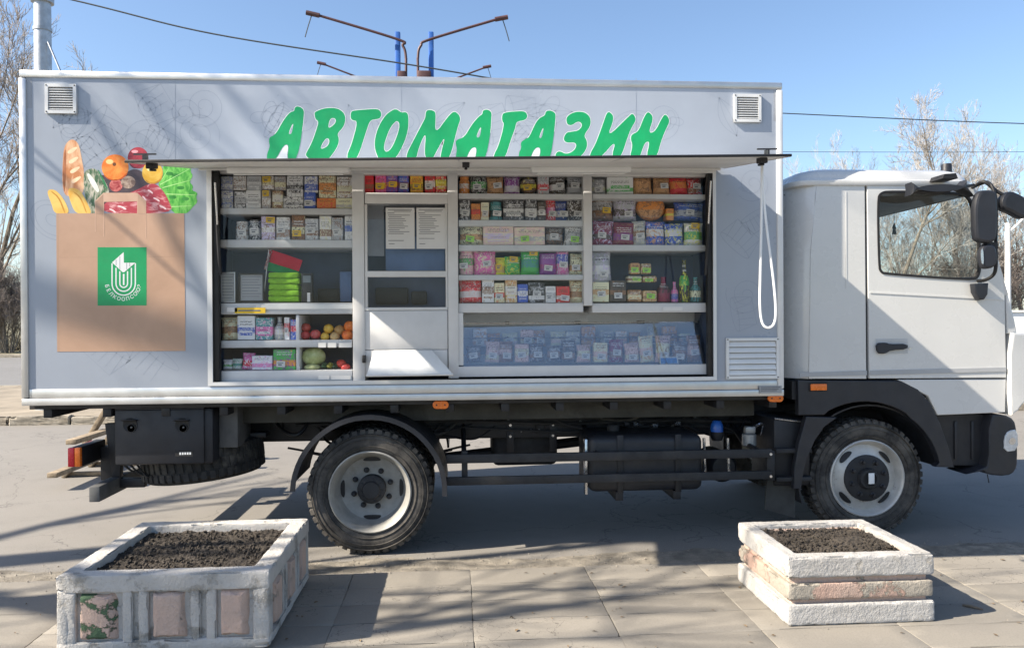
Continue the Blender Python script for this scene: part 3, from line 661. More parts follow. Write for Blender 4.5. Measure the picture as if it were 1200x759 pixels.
pr_('printed_tomato', ell(520, 365, 42, 40), -.0058, pmat('print_tomato', S(150, 34, 40), S(220, 130, 120), 16))
pr_('printed_walnut', ell(598, 345, 46, 40), -.0062, pmat('print_nut', S(120, 96, 84), S(190, 168, 150), 24))
pr_('printed_banana', [(83, 415), (92, 390), (130, 392), (165, 420), (205, 480), (228, 548), (130, 548), (110, 480)], -.0046, pmat('print_banana', S(226, 170, 66), S(238, 200, 110), 5))
pr_('printed_banana', [(213, 400), (230, 376), (290, 393), (320, 440), (360, 520), (362, 548), (265, 548), (230, 470)], -.0058, MATS['print_banana'])
pr_('printed_meat', [(620, 410), (720, 358), (768, 352), (812, 388), (852, 450), (888, 548), (430, 548), (440, 470)], -.0074, pmat('print_meat', S(178, 62, 74), S(232, 178, 178), 13, (.7, 1, 2.6), (.5, .66)))
def hi(par, pts, c, y, sm=2): poly(par.name.split('.')[0]+'_detail', chaikin(tb(pts), sm), y-.0009, y, pmat('print_d_%d_%d_%d' % c, S(*c), S(*[min(255, k+22) for k in c]), 14), par)
bg_ = [o for o in TR.children if o.name.startswith('printed_')]; pp = {}
for o in bg_: pp.setdefault(o.name.split('.')[0], []).append(o)
for k in range(4): hi(pp['printed_baguette'][0], [(205+8*k, 150+62*k), (262+9*k, 118+62*k), (280+8*k, 128+62*k), (226+8*k, 172+62*k)], (236, 200, 160), -.0048)
hi(pp['printed_baguette'][0], [(184, 200), (196, 130), (206, 150), (200, 400), (184, 410)], (158, 94, 52), -.0046)
hi(pp['printed_apple'][0], ell(640, 150, 22, 10, 12), (226, 150, 156), -.0048); hi(pp['printed_apple'][0], [(600, 180), (612, 240), (660, 256), (630, 258), (602, 232)], (84, 12, 28), -.0048)
hi(pp['printed_lemon'][0], ell(735, 262, 20, 14, 12), (248, 226, 150), -.0058); hi(pp['printed_lemon'][0], [(700, 320), (740, 352), (800, 330), (815, 290), (812, 330), (770, 358), (720, 350)], (184, 128, 26), -.0058)
hi(pp['printed_orange'][0], ell(480, 215, 24, 16, 12), (252, 190, 120), -.0072); hi(pp['printed_orange'][0], [(440, 290), (480, 326), (540, 330), (594, 280), (590, 300), (545, 334), (480, 334), (446, 306)], (190, 84, 16), -.0072)
for a, b, c_, d in ((800, 360, 985, 262), (815, 380, 1000, 330), (840, 420, 1020, 425), (870, 500, 1000, 495), (810, 330, 860, 250)):
    hi(pp['printed_lettuce'][0], [(a, b-3), (c_, d-1), (c_, d+1), (a, b+3)], (176, 226, 140), -.0046, 0)
for a, b in ((900, 300), (930, 380), (880, 440), (960, 450), (860, 290)): hi(pp['printed_lettuce'][0], ell(a, b, 26, 12, 9), (44, 130, 40), -.0044)
for o, dx_ in zip(pp['printed_banana'], ((112, 0), (250, 0))): hi(o, [(dx_[0], 400), (dx_[0]+52, 440), (dx_[0]+88, 540), (dx_[0]+78, 540), (dx_[0]+44, 446), (dx_[0]-6, 404)], (190, 132, 36), -.0072)
hi(pp['printed_herb_pack'][0], [(330, 300), (350, 280), (420, 390), (400, 420)], (222, 226, 214), -.0058); hi(pp['printed_herb_pack'][0], [(400, 262), (412, 268), (470, 380), (458, 390)], (40, 118, 66), -.0058)
for a, b, w_ in ((740, 400, 18), (780, 450, 22), (820, 500, 24), (700, 440, 12), (560, 500, 30), (500, 520, 22)): hi(pp['printed_meat'][0], [(a-w_, b-10), (a, b-4), (a+w_, b+14), (a+w_*.6, b+20), (a-4, b+6), (a-w_, b)], (240, 206, 206), -.0088)
# logo panel
def tl(p): return [q(100+a/8.43, 280+b/8.43) for a, b in p]
poly('logo_panel', tl([(122, 82), (606, 82), (606, 656), (122, 658)]), -.0108, -.0098, m_green, bag)
def strip(name, pts, w_, y, m, parent):
    L_ = grow_open(pts, w_); return poly(name, L_, y-.0008, y, m, parent)
def grow_open(pts, w_):
    a, b = [], []
    for i in range(len(pts)):
        t = Vector(pts[min(i+1, len(pts)-1)])-Vector(pts[max(i-1, 0)]); n = Vector((-t.y, t.x)).normalized()*w_/2
        a.append((pts[i][0]+n.x, pts[i][1]+n.y)); b.append((pts[i][0]-n.x, pts[i][1]-n.y))
    return a+b[::-1]
for hw, top in ((115, 240), (76, 285), (38, 318)):
    P = [(380-hw, top)]+[(380-hw, top+(440-top)*k/4) for k in (1, 2, 3)]+[(380-hw*math.cos(t), 440+hw*math.sin(t)) for t in [k*math.pi/16 for k in range(17)]]+[(380+hw, top+(440-top)*k/4) for k in (3, 2, 1)]+[(380+hw, top)]
    strip('emblem_line', tl(P), .0085, -.0112, m_pw, bag)
strip('emblem_line', tl([(380, 345), (380, 455)]), .011, -.0112, m_pw, bag)
poly('emblem_fold', tl([(265, 232), (380, 130), (382, 235), (495, 235), (385, 328), (370, 328)]), -.0128, -.0116, m_pw, bag)
for a, b, c, d in ((305, 205, 305, 262), (342, 172, 342, 300), (410, 236, 410, 300), (440, 236, 440, 272)): strip('emblem_crease', tl([(a, b), (c, d)]), .004, -.0131, m_line, bag)
def text_mesh(name, s, size, loc, rot, m, parent, y):
    cu = bpy.data.curves.new('t', 'FONT'); cu.body = s; cu.size = size; cu.align_x = 'CENTER'; cu.align_y = 'CENTER'; cu.extrude = .0005; cu.offset = size*.012
    ob = bpy.data.objects.new('t', cu); me = bpy.data.meshes.new_from_object(ob); bpy.data.objects.remove(ob); bpy.data.curves.remove(cu)
    c, s_ = math.cos(rot), math.sin(rot)
    for v in me.vertices: v.co = Vector((loc[0]+v.co.x*c-v.co.y*s_, y-v.co.z, loc[1]+v.co.x*s_+v.co.y*c))
    return mesh_ob(name, me, m, parent)
for i, ch in enumerate('БЕЛКООПСОЮЗ'):
    a = math.radians(192+(348-192)*i/10); p = tl([(376+166*math.cos(a), 430-166*math.sin(a))])[0]
    text_mesh('emblem_letter', ch, .036, p, a+math.pi/2, m_pw, bag, -.0114)

def flatten(o):
    for v in o.data.vertices: v.co.y *= .16
    for c in o.children: flatten(c)
for o in list(TR.children):
    if o.name.split('.')[0].split('_')[0] in ('letter', 'printed'): flatten(o)
for u0, u1, v0, v1 in ((30.5, 37.5, 92, 127), (906.5, 912.5, 106, 142)):
    poly('film_patch', [q(u0, v0), q(u1, v0), q(u1, v1), q(u0, v1)], -.0008, -.0003, mat('film_patch', (.285, .305, .34), .3, var=.05), TR)
for u in (205, 470, 745): poly('film_seam', [q(u, 92), q(u+.7, 92), q(u+.7, 188), q(u, 188)], -.00075, -.00035, m_line, TR)
# ---- vents
def vent(u0, u1, v0, v1, n, horiz, Y=-.022):
    (a, d), (b, c) = q(u0, v0), q(u1, v1)
    f = poly('vent_grille', rect(a, b, c, d), Y, -.002, m_aluw, TR, [rect(a+.022, b-.022, c+.022, d-.022)])
    box('vent_back', a+.02, b-.02, -.0015, .001, c+.02, d-.02, mat('vent_dark', (.16, .16, .165), .7), f, 0)
    hh = (d-c-.05)/n
    for k in range(n):
        z = c+.025+hh*k; hexa('slat', [(x, y, zz) for x in (a+.024, b-.024) for y, zz in ((-.005, z+hh*.95), (-.005, z+hh*.75), (-.02, z+hh*.05), (-.02, z+hh*.25))], m_aluw, f)
    for x in (a+.011, b-.011):
        for z in (c+.011, d-.011): lathe('screw', [(.005, Y-.002), (.005, Y+.001)], 'Y', (x, 0, z), m_dark, f, 8)
vent(54, 91, 99, 134, 9, 1); vent(859, 891, 111, 144, 9, 1); vent(850, 912, 396, 443, 6, 1)
(a, d), (b, c) = q(889, 452), q(915, 460); pt = box('maker_plate', a, b, -.0175, -.015, c, d, mat('plate_grey', (.30, .31, .32), .5), TR, 0)
for k in range(3): box('plate_row', a+.01, b-.012*(k+1), -.0185, -.0178, d-.013-.012*k, d-.008-.012*k, mat('ink', (.09, .09, .10), .6), pt, 0)
def marker(u0, u1, v0, v1, Y):
    (a, d), (b, c) = q(u0, v0, Y), q(u1, v1, Y); zm = (c+d)/2; r = (d-c)/2
    P = [(a+r+r*math.cos(t), zm+r*math.sin(t)) for t in [math.pi/2+k*math.pi/8 for k in range(9)]]+[(b-r+r*math.cos(t), zm+r*math.sin(t)) for t in [-math.pi/2+k*math.pi/8 for k in range(9)]]
    o = poly('side_marker', P, Y-.02, Y, m_amber, TR, (), 40, .004)
    for x in (a+r, b-r): lathe('screw', [(.006, Y-.0225), (.006, Y-.018)], 'Y', (x, 0, zm), m_dark, o, 8)
    box('marker_bracket', a+.02, b-.02, Y, Y+.012, zm-.01, zm+.09, m_dark, o, .002)
marker(507, 526, 469.5, 478.5, .05); marker(899, 917, 462, 470.5, .05)

# ---- raised side flap (awning)
FL, FR, FY = -1.835, 1.985, -1.20
hL, hR, eL, eR = 2.812, 2.842, 2.612, 2.682
m_flap = mat('flap_underside', (.74, .74, .73), .5, 0, var=.07, scale=3)
def flap_z(x, y):
    s = (x-FL)/(FR-FL); return (hL+(hR-hL)*s)*(1-y/FY)+(eL+(eR-eL)*s)*(y/FY)
def flap_slab(name, x0, x1, y0, y1, d0, d1, m, parent, bev=.003):
    """a piece lying on the flap, d0..d1 metres above its underside"""
    return hexa(name, [(x, y, flap_z(x, y)+d) for x in (x0, x1) for y, d in ((y0, d0), (y1, d0), (y1, d1), (y0, d1))], m, parent, bev)
flap = flap_slab('raised_flap', FL, FR, FY+.012, -.016, 0, .011, m_flap, TR)
flap_slab('flap_edge', FL-.004, FR+.004, FY-.004, FY+.011, -.003, .013, m_black, flap)
flap_slab('flap_edge', FL-.008, FL-.001, FY+.0115, -.02, -.004, .014, m_aluw, flap)
flap_slab('flap_edge', FR+.001, FR+.008, FY+.0115, -.02, -.004, .014, m_aluw, flap)
for x in (-.95, .02, .98): flap_slab('flap_seam', x-.004, x+.004, FY+.02, -.03, -.003, -.0005, m_alu, flap, 0)
flap_slab('hinge_rail', FL+.03, FR-.03, -.06, -.02, -.016, -.001, m_aluw, flap)
for u0, u1 in ((268, 410), (622, 738)):                       # tube lamp housings under the flap
    a = q(u0, 200, -.28)[0]; b = q(u1, 200, -.28)[0]
    l = flap_slab('lamp_housing', a, b, -.34, -.22, -.045, -.0005, m_pw, flap, .012)
    flap_slab('lamp_tube', a+.04, b-.04, -.315, -.245, -.056, -.0455, m_pw, l, .004)
for u in (178, 546, 893):                                     # latches along the outer edge
    Y = -1.08 if u != 546 else -.9
    a = q(u, 200, Y)[0]; l = flap_slab('latch', a-.022, a+.022, Y-.04, Y+.04, -.035, -.0005, m_dark, flap, .006)
    flap_slab('latch_bolt', a-.009, a+.009, Y-.02, Y+.05, -.048, -.0355, m_dark, l, .004)
for u in (175, 894):
    a = q(u, 180, -1.1)[0]; flap_slab('edge_hook', a-.005, a+.005, -1.19, -1.13, .0135, .04, m_dark, flap, 0); flap_slab('edge_hook', a-.06, a+.06, -1.17, -1.155, .0405, .05, m_dark, flap, 0)
def sq(u, v, Y): p = q(u, v, Y); return Vector((p[0], Y, p[1]))
YS = -1.02
tube('pull_strap', bez([sq(893, 192, YS), sq(892.5, 250, YS), sq(891, 320, YS), sq(890.5, 356, YS), sq(893, 377, YS), sq(899.5, 384, YS-.01), sq(907, 379, YS-.01), sq(909, 362, YS-.01), sq(906, 325, YS), sq(898, 262, YS), sq(894, 215, YS), sq(893.5, 192, YS)], 8), .0075, m_pw, TR, 6)
for s in (0, 1):                                              # gas struts
    if s: a, b = sq(833, 212, -.10), sq(827, 322, .02)
    else: a, b = sq(252, 214, -.10), sq(258, 322, .02)
    md = a.lerp(b, .45); st = tube('gas_strut', [a, md], .007, m_chrome, TR); tube('strut_body', [md, b], .013, m_dark, st)

# ---- shop front
def sb(name, u0, u1, v0, v1, y0, y1, m, parent=None, bev=.003, Yp=None):
    """box whose front face fills photo rectangle u0..u1, v0..v1 at depth Yp (default its front)"""
    Yp = y0 if Yp is None else Yp
    um, vm = (u0+u1)/2, (v0+v1)/2
    return box(name, q(u0, vm, Yp)[0], q(u1, vm, Yp)[0], y0, y1, q(um, v1, Yp)[1], q(um, v0, Yp)[1], m, parent or TR, bev)
box('shop_back', OX0-.05, OX1+.05, .52, .55, OZ0-.02, OZ1+.05, m_navy, TR, 0)
box('shop_ceiling', OX0-.05, OX1+.05, .065, .515, OZ1+.004, OZ1+.03, m_shopw, TR, 0)
box('shop_floor', OX0-.05, OX1+.05, .065, .515, OZ0-.06, OZ0-.003, m_navy, TR, 0)
box('shop_end', OX0-.05, OX0-.004, .065, .515, OZ0, OZ1, m_navy, TR, 0)
box('shop_end', OX1+.004, OX1+.05, .065, .515, OZ0, OZ1, m_navy, TR, 0)
poly('opening_gasket', rect(OX0-.03, OX1+.02, OZ0-.02, OZ1-.0), -.014, -.0025, m_aluw, TR, [rect(OX0+.004, OX1-.004, OZ0+.006, OZ1-.03)])
box('jamb', OX0+.005, OX0+.045, .004, .06, OZ0+.01, OZ1-.03, m_black, TR, .003)
box('jamb', OX1-.04, OX1-.006, .004, .06, OZ0+.01, OZ1-.03, m_black, TR, .003)
FYp = .05
for u0, u1 in ((413, 427), (525, 537), (684, 694)): sb('mullion', u0, u1, 203, 447 if u0 < 450 else (443 if u0 < 600 else 358), FYp, .30, m_shopw)
sb('head_rail', 256, 829, 199, 205, FYp+.002, .12, m_shopw)
sb('sill_rail', 256, 413, 434, 447, FYp+.002, .50, m_shopw)
sb('sill_rail', 537, 829, 428, 440, FYp+.002, .50, m_shopw)
SH = dict(A=[(244, 251), (281, 290), (355, 368), (398.5, 407)], C=[(227, 233), (258, 265), (287, 294), (322, 328), (355, 366)], D=[(227.5, 233), (287, 294), (355, 366)])
bays = dict(A=(257, 413), C=(537, 684), D=(694, 829))
for b in 'ACD':
    u0, u1 = bays[b]
    for v0, v1 in SH[b]: sb('shelf', u0+.4, u1-.4, v0, v1, .072, .515, m_shopw, None, .003)
sb('partition', 347, 351, 369, 433.5, .08, .5, m_shopw)
sb('shelf', 427.4, 524.6, 226, 238.5, .055, .5, m_shopw)
sb('window_rail', 427.4, 524.6, 317.5, 324.5, .055, .12, m_shopw)
sb('window_rail', 427.4, 524.6, 360, 363.5, .055, .12, m_shopw)
sb('window_stile', 427.4, 430.5, 239, 360, .057, .10, m_shopw); sb('window_stile', 522, 524.6, 239, 360, .057, .10, m_shopw)
sb('counter_front', 427.4, 524.6, 364, 409.5, .06, .12, m_shopw)
sb('counter_front', 427.4, 524.6, 410, 440, .062, .12, m_shopw)
a = sq(438, 410, .03); b = sq(506, 409.5, .03); c = sq(530, 437, -.09); d = sq(430, 438.5, -.09)
hexa('counter_flap', [(p.x, p.y, p.z+o) for o in (0, -.014) for p in (a, b, c, d)], m_pw, TR, .003)
tube('counter_rail', [sq(429, 440, -.094), sq(531, 438.5, -.094)], .009, m_aluw, TR)
sb('counter_lock', 424.5, 428.5, 416, 425, .03, .049, m_black)
sb('price_rail', 300, 413, 357, 362, .066, .0715, m_aluw, None, 0)
# glass
gl = glass('shop_glass', (.96, .97, .98), 0, 1.3)
for b, v0, v1 in (('A', 205, 434), ('C', 205, 356), ('D', 205, 356)):
    u0, u1 = bays[b]; sb('glass_pane', u0, u1, v0, v1, .0625, .0675, gl, None, 0)
sb('glass_pane', 430.7, 521.8, 239, 317.3, .075, .08, gl, None, 0); sb('glass_pane', 430.7, 521.8, 324.7, 359.8, .075, .08, gl, None, 0)
sb('pass_through', 430.7, 521.8, 324.7, 359.8, .30, .32, m_navy, None, 0)
sb('blind_panel', 431, 450, 240, 300, .20, .21, mat('grey_blind', (.30, .32, .36), .6), None, 0)
sb('lower_window_panel', 452, 521, 277, 317, .19, .20, mat('blue_panel', (.10, .17, .33), .5), None, 0)
for u0, u1 in ((440, 478), (482, 500)): sb('dark_equipment', u0, u1, 333+(u1 % 3)*4, 356, .24, .29, m_darkgrey, None, .01)
# notices: papers in the serving window (text rows only)
m_ink = mat('ink_grey', (.16, .17, .2), .7)
for i, (u0, u1, lb) in enumerate(((452, 486, 'left of two printed white notices in the serving window'), (488, 522, 'right of two printed white notices in the serving window'))):
    pz = [q(u0, 243.5, .07), q(u1, 291.5, .07)]
    n_ = tag(box('notice', pz[0][0], pz[1][0], .0695, .0715, pz[1][1], pz[0][1], mat('paper', (.62, .63, .64), .7, var=.03), None, 0), lb, 'notice', 'notices in the serving window')
    for r_, (f0, f1, z) in enumerate([(.08, .92, .95), (.28, .88, .915), (.06, .30, .87)]+[(.08+.03*(k % 2), (.62, .55, .66, .48, .60)[k % 5]+(.22 if k % 3 == 0 else 0), .82-.045*k) for k in range(11)]+[(.08, .62, .2 if i == 0 else .25), (.1, .3, .12)]):
        W_ = pz[1][0]-pz[0][0]; Hh = pz[0][1]-pz[1][1]
        box('text_row', pz[0][0]+W_*f0, pz[0][0]+W_*f1, .0682, .0691, pz[1][1]+Hh*z-.002, pz[1][1]+Hh*z+.0022, m_ink, n_, 0)

# ---- chilled display case with raked glass
zb0 = q(690, 428, .06)[1]; zt0 = q(690, 367, .06)[1]; xa = q(542, 400, .06)[0]; xb = q(829, 400, .06)[0]
m_cold = mat('case_lining', (.78, .82, .86), .4, 0, var=.06, scale=3)
box('case_lining', xa-.02, xb+.02, .44, .455, zb0-.03, zt0+.02, m_cold, TR, 0)
box('case_tray', xa-.02, xb+.02, .075, .44, zb0-.045, zb0+.0, m_cold, TR, 0)
sb('case_side', 537.5, 543, 366.5, 427.8, .06, .44, m_shopw, None, 0)
hexa('case_glass', [(x, y, z) for x in (xa+.005, xb-.005) for y, z in ((.066, zb0+.001), (.071, zb0+.001), (.196, zt0-.004), (.191, zt0-.004))], glass('case_glass', (.96, .98, .99), .13), TR)
for k, (f, y) in enumerate(((.82, .24), (.52, .30), (.2, .2))):
    zz = zb0+(zt0-zb0)*f; tube('case_rod', [(xa, y, zz), (xb, y, zz)], .006, m_chrome, TR, 6)
    for x_ in (xa+.35, xa+.9, xa+1.4): box('rod_bracket', x_-.008, x_+.008, y+.006, .44, zz-.012, zz+.012, m_dark, TR, 0)

# ================================================================== GOODS ON THE SHELVES
PK = {}
def pkg(c1, c2, c3, seed, style):
    """printed packaging: ground colour, picture panel, blotches of a third colour, rows of small print"""
    c1, c2, c3 = [tuple(min(.8, x*1.5+.01) for x in c) for c in (c1, c2, c3)]
    R = random.Random(seed*31+style); key = 'pack_print_%d' % seed
    M, t, b = newmat(key); tc = N(t, 'ShaderNodeTexCoord'); sx = N(t, 'ShaderNodeSeparateXYZ'); t.links.new(tc.outputs['Generated'], sx.inputs[0])
    x, z = sx.outputs[0], sx.outputs[2]
    off = N(t, 'ShaderNodeVectorMath', operation='ADD'); t.links.new(tc.outputs['Generated'], off.inputs[0]); off.inputs[1].default_value = (seed*1.37, 0, seed*.73)
    n = N(t, 'ShaderNodeTexVoronoi', feature='SMOOTH_F1'); n.inputs['Scale'].default_value = R.uniform(2.5, 4.5); t.links.new(off.outputs[0], n.inputs['Vector'])
    nn = noise_n(t, R.uniform(5, 11), 4, .55, vec=off.outputs[0], dist=1.2)
    a0 = R.uniform(.1, .4); a1 = a0+R.uniform(.2, .4)
    bandm = mth(t, 'MULTIPLY', mth(t, 'GREATER_THAN', z, a0), mth(t, 'LESS_THAN', z, a1))
    c = mixc(t, mth(t, 'MULTIPLY', bandm, .9), c1, c2)
    c = mixc(t, mth(t, 'MULTIPLY', ramp(t, nn, .52, .58), .85), c, c3)
    c = mixc(t, mth(t, 'MULTIPLY', ramp(t, n.outputs['Distance'], .22, .12), .7), c, c2)
    lines = mth(t, 'GREATER_THAN', mth(t, 'FRACT', mth(t, 'MULTIPLY', z, R.choice((9., 12., 15.)))), .55)
    tn = N(t, 'ShaderNodeTexNoise'); tn.inputs['Scale'].default_value = 26; tn.inputs['Detail'].default_value = 0; t.links.new(off.outputs[0], tn.inputs['Vector'])
    t0 = R.uniform(.55, .75); reg = mth(t, 'MULTIPLY', mth(t, 'GREATER_THAN', z, t0), mth(t, 'LESS_THAN', z, t0+.2)); reg = mth(t, 'MULTIPLY', reg, mth(t, 'MULTIPLY', mth(t, 'GREATER_THAN', x, .15), mth(t, 'LESS_THAN', x, .85)))
    txt = mth(t, 'MULTIPLY', mth(t, 'MULTIPLY', lines, reg), mth(t, 'GREATER_THAN', tn.outputs[0], .46))
    lum = sum(c1)/3; c = mixc(t, mth(t, 'MULTIPLY', txt, .85), c, (.03, .03, .035) if lum > .25 else (.75, .75, .74))
    t.links.new(c, b.inputs['Base Color']); b.inputs['Roughness'].default_value = .2 if style else .42
    if style:
        bump(t, b, noise_n(t, 14, 4, .6, 'Generated'), .35, .012)
    return M
m_tag = {'w': mat('tag_white', (.66, .66, .65), .6, var=.04), 'y': mat('tag_yellow', (.80, .53, .03), .6, var=.06), 'g': mat('tag_green', (.36, .72, .10), .6, var=.06)}
def pouch_bm(W_, H_, D_, seed):
    R = random.Random(seed); nx, nz = 9, 11; bm = bmesh.new(); sides = []
    for s in (-1, 1):
        G = []
        for i in range(nx+1):
            row = []
            for j in range(nz+1):
                a, b = i/nx, j/nz; ex = (1-abs(2*a-1)**3.2); ez = (1-abs(2*b-1)**3.5) if b > .5 else (1-abs(2*b-1)**6)*.9+.1
                bul = D_/2*max(0, ex*ez)**.7*(1+.18*noise.noise(Vector((a*4+seed, b*5, s))))
                x = (a-.5)*W_*(1-.05*math.sin(math.pi*b)*1)+.006*noise.noise(Vector((seed, b*4, 2))); z = b*H_
                if b > .93: bul = .0015; x += .004*math.sin(a*40)
                row.append(bm.verts.new((x, s*bul, z)))
            G.append(row)
        for i in range(nx):
            for j in range(nz): bm.faces.new((G[i][j], G[i+1][j], G[i+1][j+1], G[i][j+1]))
    bmesh.ops.remove_doubles(bm, verts=bm.verts[:], dist=.0028); bmesh.ops.recalc_face_normals(bm, faces=bm.faces[:])
    return bm
ORD = ['first', 'second', 'third', 'fourth', 'fifth', 'sixth', 'seventh', 'eighth', 'ninth', 'tenth', 'eleventh', 'twelfth']
NAMES = {'b': ('food_box', 'box', 'boxed food'), 'p': ('food_pouch', 'packet', 'packet'), 'j': ('food_jar', 'jar', 'jar'), 'o': ('round_pack', 'packet', 'round packet'), 't': ('food_tub', 'tub', 'clear tub'), 'l': ('bottle', 'bottle', 'bottle'), 's': ('stacked_packs', 'box', 'flat box')}
cnt = [0]
def item(kind, u0, u1, v0, v1, cols, tagc, label, group, Y=.11, dep=.10, tagpos=.5):
    cnt[0] += 1; sd_ = cnt[0]; R = random.Random(sd_)
    um, vm = (u0+u1)/2, (v0+v1)/2
    xa_, xb_ = q(u0, vm, Y)[0], q(u1, vm, Y)[0]; z0 = q(um, v1, Y)[1]; z1 = q(um, v0, Y)[1]; W_, H_ = xb_-xa_+(.004 if kind in 'po' else -.001), z1-z0
    nm, cat, _ = NAMES[kind]; M = pkg(*[S(*c) for c in cols], sd_, 0 if kind in 'bs' else 1)
    yc = Y+dep/2
    if kind in 'bs':
        bm = box_bm(-W_/2, W_/2, -dep/2, dep/2, 0, H_, min(.003, H_*.15), 1)
    elif kind == 'p': bm = pouch_bm(W_, H_, min(dep, W_*.55), sd_)
    elif kind == 'o':
        bm = bmesh.new(); lathe_bm([(0, -dep*.3), (W_*.4, -dep*.27), (W_*.48, -dep*.12), (W_*.5, 0), (W_*.48, dep*.12), (W_*.4, dep*.27), (0, dep*.3)], 'Y', (0, 0, H_/2), 24, bm)
        for v in bm.verts: v.co.z = H_/2+(v.co.z-H_/2)*H_/W_
    elif kind == 't': bm = box_bm(-W_/2, W_/2, -dep/2, dep/2, 0, H_, min(.012, H_*.3), 2)
    elif kind == 'j': bm = lathe_bm([(W_*.44, 0), (W_*.5, H_*.06), (W_*.5, H_*.72), (W_*.42, H_*.82), (W_*.42, H_*.84), (W_*.45, H_*.85), (W_*.45, H_), (0, H_)], 'Z', (0, 0, 0), 20, None, True)
    else: bm = lathe_bm([(W_*.46, 0), (W_*.5, H_*.03), (W_*.5, H_*.45), (W_*.46, H_*.55), (W_*.2, H_*.72), (W_*.17, H_*.93), (W_*.21, H_*.94), (W_*.2, H_), (0, H_)], 'Z', (0, 0, 0), 20, None, True)
    o = finish(nm, bm, M, None, 40); o.location = (xa_+W_/2+.0015, yc, z0); o.rotation_euler = (R.uniform(-.10, .02) if kind in 'po' else 0, R.uniform(-.07, .07) if kind == 'p' else R.uniform(-.012, .012)*(kind == 'b'), R.uniform(-.14, .14) if kind in 'pjo' else R.uniform(-.07, .07)); o.scale.z = R.uniform(.97, 1.05)
    tag(o, label, cat, group)
    front = -dep/2 if kind in 'bst' else (-min(dep, W_*.55)/2 if kind == 'p' else (-dep*.3 if kind == 'o' else -W_/2))
    if tagc:
        tw = min(.062, W_*.72); th = min(.042, H_*.42); tx = (tagpos-.5)*max(0, W_-tw); tz = H_*R.uniform(.12, .3)
        if tagc == 'y' and R.random() < .5: tz = H_-th*1.15
        g = box_bm(tx-tw/2, tx+tw/2, front-.012, front-.010, tz, tz+th, 0)
        c_ = finish('price_tag', g, m_tag[tagc]); c_.parent = o; c_.rotation_euler.y = R.uniform(-.12, .12)
        ib = box_bm(tx-tw*.38, tx+tw*.3, front-.0132, front-.0124, tz+th*.62, tz+th*.74, 0); box_bm(tx-tw*.3, tx+tw*.12, front-.0132, front-.0124, tz+th*.25, tz+th*.48, 0, 1, ib)
        c2 = finish('tag_print', ib, m_ink); c2.parent = c_
    if kind == 'b' and H_ > .1 and W_ > .07 and not tagc:
        g = box_bm(-W_*.36, W_*.36, front-.0025, front-.0012, H_*.18, H_*.5, 0); c_ = finish('printed_panel', g, pkg(S(*cols[1]), S(*cols[2]), S(*cols[0]), sd_+500, 0)); c_.parent = o
    return o
GRY, WHT, BRN, KRA, BLK = (150, 152, 156), (205, 206, 204), (120, 88, 64), (176, 134, 92), (34, 34, 38)
COLN = [((205, 206, 204), 'white'), ((150, 152, 156), 'grey'), ((120, 88, 64), 'brown'), ((176, 134, 92), 'tan'), ((34, 34, 38), 'black'), ((190, 40, 50), 'red'), ((214, 96, 150), 'pink'), ((120, 60, 130), 'purple'), ((50, 80, 160), 'blue'),
        ((60, 150, 70), 'green'), ((224, 120, 50), 'orange'), ((230, 190, 60), 'yellow'), ((60, 120, 125), 'teal'), ((216, 190, 160), 'cream'), ((40, 50, 90), 'navy'), ((110, 30, 60), 'maroon'), ((175, 165, 195), 'lilac'), ((215, 165, 160), 'pale pink'), ((70, 62, 56), 'dark brown'), ((150, 60, 110), 'plum')]
CN = {n: c for c, n in COLN}
def row(place, group, ox, oy, sc, base, items, Y=.11, dep=.10):
    """items: (kind, x0, x1, top, colours, tag[, bottom]) in enlarged-crop units; named by order from the left"""
    n = len(items)
    for i, it in enumerate(items):
        k, a, b, top, cs, tg = it[:6]; bot = it[6] if len(it) > 6 else base
        w_ = NAMES[k][2]; cn = cs.split('/')
        where = ('leftmost' if i == 0 else 'rightmost' if i == n-1 else ORD[i]+' from left')
        tgs = {'w': ', white card', 'y': ', yellow card', 'g': ', green card', None: ''}[tg]
        lb = '%s %s%s, %s %s' % (' and '.join(cn[:2]), w_, tgs, where, place)
        item(k, ox+a/sc, ox+b/sc, oy+top/sc, oy+bot/sc, [CN[c] for c in (cn+cn)[:3]], tg, lb, group, Y, dep, rnd.uniform(.2, .8))
A = (240, 180, 4.0); A2 = (240, 320, 4.0); Cc = (520, 180, 3.636); C5 = (520, 320, 3.636)
ga, gb, gc, gd = 'goods in the left display bay', 'goods above the serving window', 'goods in the centre right display bay', 'goods in the far right display bay'
row('lower tier, top shelf, left bay', ga, *A, 256, [('b', 75, 130, 176, 'white/grey/blue', None), ('b', 135, 190, 176, 'white/grey/black', None), ('b', 192, 262, 172, 'white/grey/white', None), ('b', 268, 310, 170, 'grey/white/brown', 'y'), ('b', 314, 364, 176, 'brown/white/cream', None),
    ('b', 366, 460, 203, 'white/grey/black', None), ('b', 466, 520, 183, 'blue/white/blue', 'w'), ('b', 523, 612, 208, 'orange/orange/red', None), ('b', 614, 692, 208, 'cream/grey/cream', None)])
row('upper tier, top shelf, left bay', ga, *A, 171, [('b', 75, 130, 108, 'grey/white/blue', None), ('b', 132, 193, 107, 'white/grey/brown', None), ('b', 196, 264, 106, 'grey/white/grey', None), ('b', 268, 322, 106, 'white/cream/brown', 'y', 168), ('b', 325, 378, 108, 'grey/cream/brown', None),
    ('b', 384, 461, 106, 'white/black/grey', None, 202), ('b', 466, 529, 106, 'white/blue/blue', None, 182), ('b', 533, 613, 108, 'cream/orange/brown', None, 207), ('b', 618, 692, 108, 'white/cream/brown', None, 207)])
